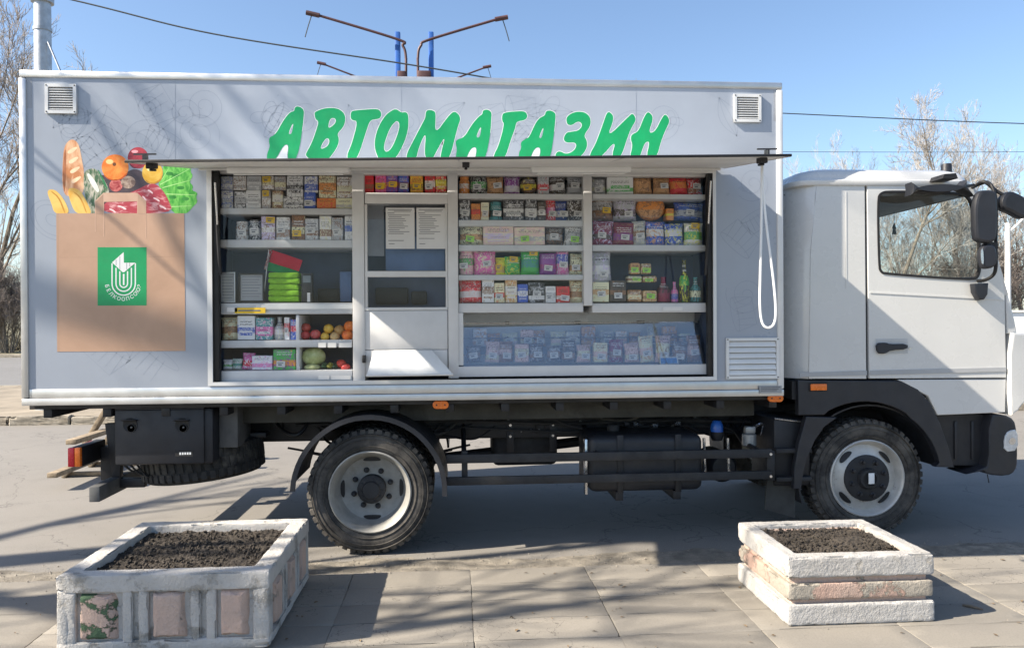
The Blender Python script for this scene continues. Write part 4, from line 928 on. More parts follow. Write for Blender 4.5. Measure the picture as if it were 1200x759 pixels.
row('second shelf, left bay', ga, *A, 404, [('j', 136, 198, 318, 'white/grey/brown', 'w'), ('j', 200, 258, 312, 'black/grey/white', 'w'), ('b', 264, 328, 296, 'lilac/white/brown', 'y'), ('s', 335, 400, 294, 'white/brown/grey', 'w'), ('b', 404, 466, 294, 'brown/cream/black', 'y'), ('s', 468, 530, 302, 'grey/brown/white', 'w'), ('s', 535, 591, 296, 'white/brown/cream', None), ('s', 595, 648, 298, 'grey/white/brown', 'w'), ('s', 654, 694, 296, 'white/blue/grey', None)])
row('fourth shelf, left bay', ga, *A2, 312, [('p', 70, 150, 205, 'cream/brown/tan', None), ('b', 152, 235, 204, 'white/blue/white', None), ('b', 238, 318, 206, 'teal/pink/white', None), ('l', 316, 372, 206, 'grey/white/cream', None), ('b', 373, 398, 206, 'white/red/white', 'w'), ('b', 400, 430, 220, 'blue/red/white', None)])
row('bottom shelf, left bay', ga, *A2, 452, [('p', 76, 118, 408, 'white/green/white', None), ('p', 119, 162, 404, 'white/teal/green', None), ('p', 166, 219, 378, 'pink/red/white', None), ('b', 221, 318, 388, 'white/pink/lilac', None), ('b', 320, 425, 360, 'green/orange/purple', 'w')])
row('above the serving window', gb, *A, 181, [('b', 750, 792, 98, 'red/brown/red', None), ('b', 796, 848, 100, 'pink/yellow/red', 'y'), ('b', 851, 905, 98, 'purple/orange/blue', 'y'), ('b', 908, 958, 98, 'blue/brown/purple', 'w'), ('b', 961, 1022, 100, 'orange/brown/yellow', 'y'), ('b', 1030, 1079, 98, 'red/white/brown', 'w'), ('b', 1081, 1133, 98, 'red/yellow/cream', None)], .12, .12)
row('top shelf, centre-right bay', gc, *Cc, 171, [('j', 65, 110, 94, 'orange/white/orange', None), ('p', 112, 182, 92, 'black/green/white', 'w'), ('p', 186, 255, 92, 'tan/tan/brown', 'w'), ('p', 257, 323, 92, 'purple/white/lilac', None), ('o', 327, 398, 92, 'dark brown/yellow/brown', 'y'), ('b', 401, 448, 94, 'grey/red/white', None), ('p', 452, 521, 92, 'dark brown/white/grey', 'w'), ('p', 525, 594, 92, 'grey/dark brown/grey', 'w')])
row('second shelf, centre-right bay', gc, *Cc, 283, [('b', 68, 113, 200, 'black/grey/white', 'w'), ('b', 115, 155, 212, 'orange/red/brown', None), ('b', 157, 192, 208, 'cream/tan/white', 'w'), ('j', 195, 250, 202, 'teal/black/teal', 'w'), ('b', 254, 341, 200, 'black/white/grey', None), ('b', 345, 396, 198, 'black/white/grey', 'w'), ('b', 399, 434, 206, 'dark brown/white/black', 'w'), ('p', 436, 478, 190, 'red/pink/white', 'w'), ('p', 480, 528, 198, 'navy/white/blue', 'w'), ('p', 530, 594, 176, 'black/dark brown/white', 'w')])
row('third shelf, centre-right bay', gc, *Cc, 389, [('p', 65, 166, 306, 'cream/tan/dark brown', 'g'), ('b', 168, 298, 312, 'pale pink/lilac/cream', None), ('b', 300, 431, 312, 'pale pink/grey/cream', 'g'), ('p', 434, 511, 310, 'dark brown/grey/brown', 'w'), ('p', 513, 594, 308, 'white/grey/dark brown', 'g')])
row('fourth shelf, centre-right bay', gc, *Cc, 515, [('j', 66, 128, 402, 'pale pink/green/pink', 'w'), ('p', 128, 222, 398, 'pink/pink/cream', 'w'), ('p', 220, 258, 444, 'yellow/tan/yellow', 'y'), ('p', 259, 328, 436, 'green/green/yellow', 'y'), ('p', 330, 408, 408, 'green/teal/green', 'y'), ('p', 409, 480, 420, 'purple/plum/purple', 'w'), ('p', 480, 533, 396, 'pink/blue/white', 'w'), ('p', 536, 593, 424, 'cream/tan/dark brown', 'w')])
row('fifth shelf, centre-right bay', gc, *C5, 125, [('p', 66, 161, 28, 'red/white/pale pink', None), ('b', 164, 215, 30, 'white/brown/white', None), ('b', 216, 260, 40, 'cream/red/tan', 'w'), ('b', 262, 312, 30, 'tan/white/cream', None), ('b', 314, 359, 48, 'blue/white/blue', None), ('b', 361, 430, 40, 'black/white/grey', 'w'), ('b', 432, 476, 54, 'white/grey/white', 'w'), ('b', 478, 535, 54, 'red/white/brown', 'w'), ('p', 536, 594, 34, 'cream/brown/tan', None)])
row('top shelf, rightmost bay', gd, *Cc, 172, [('p', 634, 695, 100, 'grey/cream/white', 'w'), ('b', 697, 808, 102, 'white/green/white', None), ('p', 810, 894, 92, 'tan/tan/brown', None), ('p', 896, 970, 92, 'tan/brown/tan', 'w'), ('p', 970, 1046, 92, 'red/orange/red', None), ('p', 1047, 1106, 98, 'red/brown/white', 'w')])
row('upper tier, middle shelf, rightmost bay', gd, *Cc, 284, [('p', 630, 724, 172, 'brown/grey/dark brown', 'y'), ('p', 726, 824, 174, 'grey/dark brown/lilac', 'w'), ('o', 824, 946, 172, 'orange/tan/brown', None), ('b', 948, 980, 236, 'orange/yellow/tan', None), ('p', 983, 1108, 204, 'blue/grey/navy', 'w')], .17, .10)
row('lower tier, middle shelf, rightmost bay', gd, *Cc, 389, [('p', 634, 720, 288, 'maroon/dark brown/lilac', 'w'), ('p', 722, 810, 288, 'maroon/purple/brown', 'w'), ('p', 810, 863, 284, 'grey/brown/cream', 'w'), ('p', 865, 946, 290, 'blue/white/tan', None), ('p', 946, 1026, 300, 'blue/white/yellow', None), ('p', 1028, 1104, 296, 'white/green/yellow', 'y')], .10, .07)
row('lower shelf, rightmost bay', gd, *C5, 122, [('b', 634, 704, 40, 'cream/tan/cream', 'w'), ('b', 706, 776, 34, 'dark brown/brown/black', 'w'), ('t', 784, 845, 72, 'brown/cream/tan', None), ('t', 847, 908, 72, 'tan/brown/cream', 'g'), ('l', 914, 970, 20, 'maroon/black/maroon', None), ('l', 974, 1006, 40, 'pink/blue/grey', None), ('l', 1010, 1054, -55, 'black/green/yellow', None), ('l', 1056, 1104, 20, 'teal/cream/black', None)])
row('stacked on lower shelf, rightmost bay', gd, *C5, 39, [('p', 632, 718, -90, 'grey/white/lilac', 'w'), ('t', 784, 845, 12, 'cream/brown/grey', 'g'), ('t', 847, 908, 12, 'brown/tan/cream', 'g')])
for u0, u1, v in ((735, 770, 339.4), (735, 770, 330)): pass
xs0, zs = q(734, 334.6, .11); xs1 = q(771, 334.6, .11)[0]
rs = thing('glass_riser', 'small clear riser holding green tagged tubs in far right bay', 'riser', (xs0, .16, q(750, 354, .11)[1]))
box('riser_shelf', xs0, xs1, .10, .22, q(750, 338.8, .11)[1]-.006, q(750, 338.8, .11)[1]-.002, gl, rs, 0)
zf = q(750, 353.6, .11)[1]
for x_ in (xs0+.004, xs1-.008): box('riser_leg', x_, x_+.004, .21, .22, zf, q(750, 338.8, .11)[1]-.0065, gl, rs, 0)
for lv in (322, ):
    zt2 = q(750, lv, .11)[1]; box('riser_shelf', xs0, xs1, .10, .22, zt2-.006, zt2-.002, gl, rs, 0)
    for x_ in (xs0+.004, xs1-.008): box('riser_post', x_, x_+.004, .222, .23, zf, zt2, gl, rs, 0)
    row('on clear riser, rightmost bay', gd, *Cc, 513, [('t', 796, 838, 466, 'tan/cream/brown', 'g'), ('t', 840, 886, 466, 'brown/tan/cream', 'g')])
# chilled case: wrapped portions with cards
box('case_step', xa, xb, .27, .435, zb0+.003, zb0+.075, m_cold, TR, .004)
for i in range(14):
    u0 = 551+i*18.8+rnd.uniform(-3, 3); cs = rnd.choice(('cream/pale pink/white', 'pale pink/cream/brown', 'tan/brown/grey', 'white/pale pink/tan', 'grey/white/cream')); cn = cs.split('/')
    item(rnd.choice('pptt'), u0, u0+rnd.uniform(13, 18), 386+rnd.uniform(-4, 5), 406.5, [CN[c] for c in cn], rnd.choice(('w', 'w', None)), '%s wrapped portion, %s from left on back step of chilled case' % (cn[0], (ORD+['thirteenth', 'fourteenth'])[i]), 'portions on the back step of the chilled case', .30, .07)
for i in range(15):
    u0 = 548+i*18.3+rnd.uniform(-2, 2); cs = rnd.choice(('brown/pale pink/dark brown', 'pale pink/cream/brown', 'dark brown/brown/grey', 'cream/pale pink/tan', 'maroon/brown/grey'))
    cn = cs.split('/'); vt = 404+rnd.uniform(-5, 4) if i < 8 else 396+rnd.uniform(-5, 6)
    item(rnd.choice('ppt'), u0, u0+16.8, vt, 424.5, [CN[c] for c in cn], 'w', 'wrapped %s portion with white card, %s from left in chilled case' % (cn[0], ['first', 'second', 'third', 'fourth', 'fifth', 'sixth', 'seventh', 'eighth', 'ninth', 'tenth', 'eleventh', 'twelfth', 'thirteenth', 'fourteenth', 'fifteenth'][i]), 'portions in the chilled case', .125, .06)
xa_, z_ = q(775, 420, .10); crd = tag(hexa('price_board', [(x_, y_, zz_) for x_ in (q(773, 420, .1)[0], q(795, 420, .1)[0]) for y_, zz_ in ((.10, zb0+.003), (.103, zb0+.003), (.118, zb0+.055), (.115, zb0+.055))], m_tag['w'], None), 'small white and blue price board at right of chilled case', 'price board')
hexa('board_print', [(x_, y_, zz_) for x_ in (q(774.5, 420, .1)[0], q(793.5, 420, .1)[0]) for y_, zz_ in ((.0975, zb0+.008), (.099, zb0+.008), (.1135, zb0+.048), (.112, zb0+.048))], mat('board_blue', (.05, .20, .50), .5, var=.3, scale=60), crd)
# fruit and vegetables
def ball(name, u, v, rp, c, c2, label, cat, group, Y=.16, squash=1., ribs=0):
    x_, z_ = q(u, v, Y); r_ = rp*(Y+5.675)/910*1.02; bm = bmesh.new(); bmesh.ops.create_uvsphere(bm, u_segments=20, v_segments=12, radius=r_)
    for p in bm.verts:
        t_ = math.atan2(p.co.y, p.co.x); p.co.z *= squash; k_ = 1-.10*max(0, abs(p.co.z)/r_-.8)*5*(1 if cat in ('apple', 'tomato', 'orange') else 0)
        p.co *= (1+.03*noise.noise(p.co*30+Vector((u, 0, 0)))+(.03*math.cos(ribs*t_) if ribs else 0)); p.co.z *= k_
    o = finish(name, bm, mat('skin_'+label.replace(' ', '_')[:40], S(*c), .4, var=.15, scale=25, c2=S(*c2), bmp=.2, bscale=150), None, 60); o.location = (x_, Y+.03, z_)
    st = lathe('stalk', [(r_*.12, r_*squash*.80), (r_*.08, r_*squash*1.08), (0, r_*squash*1.1)], 'Z', (0, 0, 0), mat('stalk', (.10, .10, .04), .8), None, 8); st.parent = o
    return tag(o, label, cat, group)
FV = 'fruit and vegetables in the left bay'
for a in ((470, 256, 23, 'upper dark red apple at left of the fruit shelf', 'apple', (170, 50, 50), (190, 90, 80)), (468, 291, 22, 'lower left red apple on the fruit shelf', 'apple', (180, 40, 52), (205, 90, 90)), (515, 287, 24, 'lower right pinkish red apple on the fruit shelf', 'apple', (190, 50, 66), (214, 120, 110)),
          (577, 261, 23, 'upper yellow lemon on the fruit shelf', 'lemon', (216, 166, 40), (232, 196, 90)), (560, 297, 20, 'lower yellow lemon on the fruit shelf', 'lemon', (220, 176, 60), (232, 196, 90)), (628, 267, 24, 'tan onion on top of the fruit row', 'onion', (190, 150, 92), (160, 118, 66)), (606, 297, 22, 'pale onion low on the fruit shelf', 'onion', (196, 160, 110), (214, 184, 130)),
          (678, 249, 28, 'upper orange at right end of the fruit shelf', 'orange', (228, 112, 40), (240, 140, 66)), (666, 291, 26, 'lower orange at right end of the fruit shelf', 'orange', (226, 104, 44), (236, 134, 60))):
    ball(a[4], 240+a[0]/4, 320+a[1]/4, a[2]/4, a[5], a[6], a[3], a[4], FV, .13 if a[1] > 280 else .15, .95)
ball('cabbage', 240+507/4, 320+392/4, 53/4, (176, 186, 120), (206, 212, 160), 'large pale green cabbage on the bottom vegetable shelf', 'cabbage', FV, .17, .78, 5)
ball('cabbage', 240+500/4, 320+441/4, 36/4, (186, 190, 130), (206, 212, 160), 'smaller cabbage in front of the large pale one', 'cabbage', FV, .12, .42, 5)
ball('tomato', 240+636/4, 320+425/4, 22/4, (206, 44, 40), (220, 80, 60), 'upper red tomato on the bottom vegetable shelf', 'tomato', FV, .14, .9)
ball('tomato', 240+657/4, 320+442/4, 22/4, (204, 48, 50), (220, 90, 80), 'lower red tomato on the bottom vegetable shelf', 'tomato', FV, .11, .8)
for i, (a, c_, lb) in enumerate(((550, (60, 96, 62), 'dark green cucumber beside the cabbage'), (576, (176, 168, 70), 'yellowish courgette between two cucumbers'), (603, (52, 84, 60), 'dark green cucumber beside the tomatoes'))):
    x_, z_ = q(240+a/4, 320+437/4, .12); P_ = [Vector((x_+.012*math.sin(k), .12+.035*k, z_+.003)) for k in range(6)]
    o = tube('cucumber' if i != 1 else 'courgette', P_, [.008, .02, .024, .024, .02, .008], mat('veg_%d' % i, S(*c_), .4, var=.2, scale=40), None, 12); tag(o, lb, 'vegetable', FV)
# counter goods behind the glass, third shelf of the left bay
x_, z_ = q(330, 354, .13); fl = thing('table_flag', 'small red and green flag with white ornament strip on a thin pole', 'flag', (q(309, 354, .13)[0], .13, z_))
def fs(a, b, Y=.13): return q(240+a/4, 180+b/4, Y)
tube('pole', [(q(308, 354, .13)[0], .135, z_), (fs(300, 450)[0], .132, fs(300, 450)[1])], .004, m_pw, fl, 6)
def flagq(name, pts, m, dy):
    bm = bmesh.new(); n_ = 10; (p0, p1, p2, p3) = [Vector(fs(*p)) for p in pts]; G = []
    for i in range(n_+1):
        rw = []
        for j in range(5):
            a = p0.lerp(p1, i/n_).lerp(p3.lerp(p2, i/n_), j/4); rw.append(bm.verts.new((a.x, .13+dy+.010*math.sin(i*.9+j*.3), a.y)))
        G.append(rw)
    for i in range(n_):
        for j in range(4): bm.faces.new((G[i][j], G[i+1][j], G[i+1][j+1], G[i][j+1]))
    bmesh.ops.solidify(bm, geom=bm.faces[:], thickness=.0015); return finish(name, bm, m, fl, 60)
flagq('red_field', [(318, 452), (458, 500), (442, 552), (301, 508)], mat('flag_red', (.80, .016, .06), .7, var=.05), 0)
flagq('green_field', [(301, 508), (442, 552), (438, 572), (290, 548)], mat('flag_green', (.012, .40, .11), .7, var=.05), 0)
orn = flagq('ornament_strip', [(302, 448), (318, 452), (290, 548), (276, 540)], mat('flag_ornament', (.72, .70, .70), .7, var=.05, c2=(.60, .02, .06), scale=60, fac=(.45, .55)), -.003)
ts = thing('towel_stack', 'stack of lime green folded towels below the flag', 'towels', (q(333, 353, .12)[0], .18, q(333, 353.5, .12)[1]))
zb = q(333, 353.6, .12)[1]; zt_ = q(333, 319, .12)[1]; a = q(314, 340, .12)[0]; b = q(351, 340, .12)[0]; m_lime = mat('lime_cloth', (.28, .62, .03), .9, var=.15, scale=30, bmp=.8, bscale=200)
for k in range(5):
    h = (zt_-zb)/5; finish('folded_towel', roughen(box_bm(a+rnd.uniform(0, .006), b-rnd.uniform(0, .006), .11, .26, zb+h*k+.001, zb+h*(k+1)-.001, .011, 3), 2, .004, 18, k), m_lime, ts, 60)
fd = thing('framed_document', 'framed printed document standing left of the lime towels', 'document', (q(294, 354, .12)[0], .12, z_))
def frame_doc(t_, u0, u1, v0, v1, fw, rows, fm):
    (a, d), (b, c) = q(u0, v0, .12), q(u1, v1, .12)
    poly('frame', rect(a, b, c, d), .112, .124, fm, t_, [rect(a+fw, b-fw, c+fw, d-fw)]); box('sheet', a+fw*.6, b-fw*.6, .1245, .127, c+fw*.6, d-fw*.6, mat('doc_grey', (.40, .41, .42), .7, var=.05), t_, 0)
    for k in range(rows): box('text_row', a+fw*2, b-fw*(2+(k*7 % 3)), .1232, .1242, d-fw*2-(d-c-fw*4)*k/rows-.004, d-fw*2-(d-c-fw*4)*k/rows, m_ink, t_, 0)
frame_doc(fd, 279.5, 310, 320, 354, .012, 8, m_black)
fd2 = thing('document_stand', 'upright grey leaflet board at the left end of the third shelf', 'leaflet board', (q(266, 354, .12)[0], .12, z_))
frame_doc(fd2, 258, 276, 319, 354, .006, 9, m_alu)
yt = thing('yellow_price_strip', 'yellow price strip on the shelf edge under the document', 'price strip', (q(292, 365, .06)[0], .06, q(292, 366, .06)[1]))
sb('strip_card', 275, 311, 360.5, 367, .055, .058, m_tag['y'], yt, 0); sb('strip_print', 279, 305, 363, 364.6, .0535, .0545, m_ink, yt, 0)
cr = thing('card_terminal', 'small black terminal beside the lime towels', 'card terminal', (q(358, 354, .12)[0], .13, z_))
sb('terminal_body', 353, 366, 320, 354, .12, .17, m_dark, cr, .005); sb('terminal_screen', 355, 364, 323, 331, .1175, .1195, mat('screen_grey', (.14, .17, .19), .3), cr, 0); sb('receipt', 360, 363.5, 343, 353.6, .1165, .119, m_tag['w'], cr, 0)
for k, (u0, u1, v0, v1, c_, lb) in enumerate(((372, 398, 338, 353.5, m_darkgrey, 'dark scales half hidden behind the left bay glass'), (398, 412, 318, 353.5, mat('blue_panel', (.1, .17, .33), .5), 'narrow blue panel at right end of the third shelf'))):
    tg_ = thing(('shop_scales', 'blue_panel')[k], lb, ('scales', 'panel')[k], (q(u0, 353, .3)[0], .3, z_)); sb('casing', u0, u1, v0, v1, .30, .40, c_, tg_, .01)
    if k == 0: sb('display', u0+4, u1-4, v0+3, v0+8, .296, .2995, m_black, tg_, 0)
for k, (u0, u1, c_) in enumerate(((266, 278, 'w'), (373, 382, 'w'), (384, 394, 'w'), (397, 412, 'w'))):
    v0 = 359 if k == 0 else 400.5
    pz = sb('price_card', u0, u1, v0+1, v0+6.5, .055, .058, m_tag[c_], None, 0); pz['label'] = 'white price card'
sb('price_card', 777, 800, 359.5, 364, .0655, .0685, m_tag['w'], None, 0)
for u0, u1 in ((373, 386), (388, 411)): sb('price_card', u0, u1, 440, 444.5, .046, .049, m_tag['w'], None, 0)

# ================================================================== CHASSIS
for y0 in (.78, 1.62):
    box('frame_rail', -2.75, 4.0, y0, y0+.09, .74, .99, m_dark, TR, .006)
for x_ in (-2.6, -1.7, -.64, .5, 1.5, 2.4, 3.3): box('crossmember', x_-.05, x_+.05, .875, 1.615, .78, .95, m_dark, TR, .005)
box('subframe', -2.7, 2.4, .70, .80, .992, 1.10, m_darkgrey, TR, .004); box('subframe', -2.7, 2.4, 1.70, 1.80, .992, 1.10, m_darkgrey, TR, .004)
xk = q(255, 480, .35)[0]; box('skirt_panel', xk, 2.38, .40, .43, q(600, 491, .4)[1], BZ0-.036, mat('dusty_olive_steel', (.055, .055, .048), .8, var=.35, scale=3, c2=(.10, .10, .09), fac=(.55, .75)), TR, .004)
for k in range(14): box('floor_bearer', -2.95+k*.41, -2.89+k*.41, .10, 2.4, BZ0-.10, BZ0-.037, m_dark, TR, .004)
# rails bolt heads and brackets
for u, v in ((598, 498), (598, 511), (611, 504), (622, 504), (648, 497), (648, 510)):
    x_, z_ = q(u, v, .775); lathe('bolt', [(.012, .765), (.012, .779)], 'Y', (x_, 0, z_), m_chrome, TR, 6)
for u in (598, 648): x_ = q(u, 500, .77)[0]; box('bracket_plate', x_-.03, x_+.03, .768, .779, .62, .97, m_dark, TR, .003)
# ---- wheels (outer face towards -Y at local y = 0)
def wheel_meshes(kind):
    Rw, Rr = .462, .298; wd = .255
    bm = lathe_bm([(Rr+.004, .035), (Rr+.012, .012), (Rr+.03, .004), (.36, -.006), (.405, .0), (.437, .018), (.45, .035), (.4505, wd-.035), (.437, wd-.018), (.40, wd), (.36, wd+.005), (Rr+.012, wd-.012), (Rr+.004, wd-.03)], 'Y', (0, 0, 0), 72)
    for k in range(46):                                   # shoulder and centre tread blocks
        for row_, (ya, yb, sh) in enumerate(((.006, .075, 0), (.085, .165, .5), (.175, wd-.006, .2))):
            t0 = (k+sh)*2*math.pi/46; t1 = t0+.095
            P = [(r_, y_, t_) for y_ in (ya, yb) for r_, t_ in ((.43, t0), (.43, t1), (Rw-.0015*(row_ != 1), t1-.006), (Rw-.0015*(row_ != 1), t0+.006))]
            sk_ = .018 if row_ == 1 else 0
            v = [bm.verts.new((r_*math.cos(t_+sk_*(y_ == yb)), y_+(.012 if (row_ == 0 and y_ == ya and r_ > .44) else 0)-(.012 if (row_ == 2 and y_ == yb and r_ > .44) else 0), r_*math.sin(t_+sk_*(y_ == yb)))) for r_, y_, t_ in P]
            for f in ((0, 1, 2, 3), (7, 6, 5, 4), (1, 5, 6, 2), (2, 6, 7, 3), (3, 7, 4, 0)): bm.faces.new([v[i] for i in f])
    for rr in (.335, .385, .42):                          # raised rings on the sidewall
        lathe_bm([(rr, .003), (rr+.002, -.0085), (rr+.006, -.0085), (rr+.008, .003)], 'Y', (0, 0, 0), 72, bm)
    bmesh.ops.recalc_face_normals(bm, faces=bm.faces[:])
    ty = bpy.data.meshes.new('tyre'); bm.to_mesh(ty); bm.free(); ty.materials.append(m_rubber)
    if kind == 'rear':
        prof = [(Rr+.006, .02), (Rr+.006, .004), (Rr-.004, -.002), (Rr-.012, .006), (.272, .03), (.262, .055), (.25, .115), (.235, .15), (.20, .160), (.12, .166), (.0, .166)]
    else:
        prof = [(Rr+.006, .02), (Rr+.006, .004), (Rr-.004, -.002), (Rr-.012, .006), (.276, .022), (.268, .05), (.258, .062), (.225, .05), (.18, .028), (.165, .022), (0, .022)]
    return ty, prof
m_rimr = mat('rim_grey_paint', (.27, .27, .255), .5, .1, var=.15, scale=9, c2=(.20, .19, .17), fac=(.58, .75))
m_rimf = mat('rim_silver_rusty', (.50, .49, .46), .42, .25, var=.12, scale=9, c2=(.17, .13, .10), fac=(.56, .66))
def wheel(kind, x_, y_, z_, flip=False):
    ty, prof = WM[kind]; s = -1 if flip else 1; mr = m_rimr if kind == 'rear' else m_rimf
    def put(name, bm, m, par=None, sm=40):
        if flip:
            for v in bm.verts: v.co.y *= -1
            bmesh.ops.reverse_faces(bm, faces=bm.faces[:])
        for v in bm.verts: v.co += Vector((x_, y_, z_))
        return finish(name, bm, m, par, sm)
    rim = put('wheel', lathe_bm(prof, 'Y', (0, 0, 0), 56), mr, TR)
    b = bmesh.new(); b.from_mesh(ty); put('tyre', b, m_rubber, rim, 35)
    if kind == 'rear':
        put('hub', lathe_bm([(.105, .166), (.105, .095), (.095, .085), (.07, .080), (.06, .06), (0, .055)], 'Y', (0, 0, 0), 28), m_darkgrey, rim)
        for k in range(10):
            t = k*.6283; b = lathe_bm([(.007, .086), (.007, .079), (0, .078)], 'Y', (.085*math.cos(t), 0, .085*math.sin(t)), 6); put('hub_bolt', b, m_dark, rim)
        nr, nn, ny = .142, 8, .161
    else:
        put('hub', lathe_bm([(.182, .030), (.182, .012), (.172, .005), (.085, .002), (.08, -.018), (.072, -.03), (.055, -.034), (.05, -.02), (.0, -.018)], 'Y', (0, 0, 0), 36), m_darkgrey, rim)
        put('hub_cap_plate', box_bm(-.016, .030, -.045, -.035, -.035, .05, .003), m_pw, rim)
        nr, nn, ny = .137, 8, .006
    for k in range(nn):
        t = k*2*math.pi/nn+.3; b = lathe_bm([(.021, ny+.004), (.021, ny-.008), (.014, ny-.012), (.012, ny-.032), (0, ny-.034)], 'Y', (nr*math.cos(t), 0, nr*math.sin(t)), 10); put('wheel_nut', b, m_darkgrey if kind == 'rear' else m_dark, rim)
    for k in range(4):                                     # oval black insets: the shade inside the hand holes put in as colour
        t0 = math.pi/4*(0 if kind == 'rear' else .85)+k*math.pi/2+(0 if kind == 'rear' else .1)
        b = bmesh.new(); C_ = []
        for i in range(20):
            a = i*.31416; rr = (.221 if kind == 'rear' else .232)+(.017 if kind == 'rear' else .018)*math.sin(a); tt = t0+(.30 if kind == 'rear' else .27)*math.cos(a); yy = (.152 if kind == 'rear' else .044)+ (.0 if kind == 'rear' else (rr-.232)*.5)-.004
            C_.append(b.verts.new((rr*math.cos(tt), yy, rr*math.sin(tt))))
        f_ = b.faces.new(C_); r_ = bmesh.ops.extrude_face_region(b, geom=[f_])
        for v in r_['geom']:
            if isinstance(v, bmesh.types.BMVert): v.co.y += .02
        bmesh.ops.recalc_face_normals(b, faces=b.faces[:]); put('hand_hole', b, m_black, rim)
    return rim
WM = {'rear': wheel_meshes('rear'), 'front': wheel_meshes('front')}
RX, FXw, WZ = -.64, 3.215, .463
r1 = wheel('rear', RX, .08, WZ); b = bmesh.new(); b.from_mesh(WM['rear'][0])
for v in b.verts: v.co += Vector((RX, .385, WZ))
finish('inner_tyre', b, m_rubber, r1, 35)
wheel('front', FXw, .20, WZ); wheel('rear', RX, 2.42, WZ, True); wheel('front', FXw, 2.34, WZ, True)
tube('rear_axle', [(RX, .3, WZ), (RX, 2.2, WZ)], .07, m_dark, TR, 14); lathe('differential', [(0, -.18), (.12, -.15), (.19, 0), (.12, .15), (0, .18)], 'X', (RX, 1.25, WZ), m_dark, TR, 20)
tube('front_axle', [(FXw, .4, WZ-.03), (FXw, 2.15, WZ-.03)], .05, m_dark, TR, 10); tube('drive_shaft', [(RX+.15, 1.25, WZ), (2.6, 1.25, .78)], .045, m_dark, TR, 12)
for y_ in (.83, 1.67):
    for cx, Ls in ((RX, .75), (FXw, .65)):
        for k in range(4):
            L2 = Ls*(1-.2*k); tube('leaf_spring', bez([(cx-L2, y_, .62+.06*(L2/Ls)**2-.018*k), (cx, y_, .56-.018*k), (cx+L2, y_, .62+.06*(L2/Ls)**2-.018*k)], 6), .010, m_dark, TR, 6)
# ---- rear mudguard
def arc_band(name, cx, cz, r, t0, t1, y0, y1, th, m, n=28, flat=None):
    bm = bmesh.new(); G = []
    for i in range(n+1):
        t = rad(t0+(t1-t0)*i/n); rw = []
        for rr, yy in ((r, y0), (r+th, y0), (r+th, y1), (r, y1)): rw.append(bm.verts.new((cx+rr*math.cos(t), yy, cz+rr*math.sin(t)*(flat or 1))))
        G.append(rw)
    for i in range(n):
        for k in range(4): bm.faces.new((G[i][k], G[i+1][k], G[i+1][(k+1) % 4], G[i][(k+1) % 4]))
    bm.faces.new(G[0]); bm.faces.new(G[-1][::-1]); bmesh.ops.recalc_face_normals(bm, faces=bm.faces[:]); return finish(name, bm, m, TR, 40)
mg = arc_band('mudguard', RX, WZ+.01, .545, 172, 2, .035, .66, .02, m_plastic)
def arc_lip(cx, cz, r0, r1, t0, t1, y, m, par, n=28):
    P = [(cx+r1*math.cos(rad(t0+(t1-t0)*i/n)), cz+r1*math.sin(rad(t0+(t1-t0)*i/n))) for i in range(n+1)]+[(cx+r0*math.cos(rad(t1+(t0-t1)*i/n)), cz+r0*math.sin(rad(t1+(t0-t1)*i/n))) for i in range(n+1)]
    return poly('guard_lip', P, y-.012, y, m, par)
arc_lip(RX, WZ+.01, .53, .566, 178, -4, .034, m_plastic, mg)
arc_band('mudguard', RX, WZ+.01, .545, 172, 2, 1.84, 2.46, .02, m_plastic)
m_bar0 = mat('dull_latch', (.10, .105, .11), .4, .5)
# ---- toolbox at the rear
(a, d), (b_, c) = q(133, 479, .12), q(240, 544, .12)
tb_ = box('toolbox', a, b_+.06, .13, .62, c, d, m_plastic, TR, .03)
box('toolbox_lid', a+.012, b_+.0, .108, .129, c+.01, d-.008, m_plastic, tb_, .012)
box('lid_edge', a+.012, b_+.0, .1075, .1285, d-.0075, d+.004, m_plastic, tb_, .003)
for u in (152, 213):
    x_, z_ = q(u, 498, .1); lathe('latch_cup', [(.052, .107), (.05, .1035), (.044, .1035), (.04, .1065), (0, .1068)], 'Y', (x_, 0, z_), m_black, tb_, 20)
    hexa('latch_paddle', [(x_+s_*.055, y_, zz_) for s_ in (-1, 1) for y_, zz_ in ((.106, z_+.028), (.106, z_+.038), (.065, z_+.045), (.065, z_+.040))], m_plastic, tb_, .002)
    lathe('latch_lock', [(.007, .103), (.007, .096), (0, .095)], 'Y', (x_+.012, 0, z_-.016), m_bar0, tb_, 12); lathe('latch_ring', [(.030, .1032), (.030, .1005), (.026, .1005), (.026, .1032)], 'Y', (x_+.008, 0, z_-.022), m_black, tb_, 20)
(a2, d2), (b2, c2) = q(205, 528, .1), q(226, 534.5, .1); bd = box('maker_badge', a2, b2, .1045, .1075, c2, d2, m_black, tb_, 0)
for k in range(5): box('badge_mark', a2+.030+.0175*k, a2+.042+.0175*k, .1028, .1043, c2+.013, d2-.012, m_pw, tb_, 0)
box('toolbox_bracket', b_+.065, b_+.20, .25, .62, c+.10, 1.10, mat('grey_bracket', (.10, .10, .10), .7, var=.2), TR, .004)
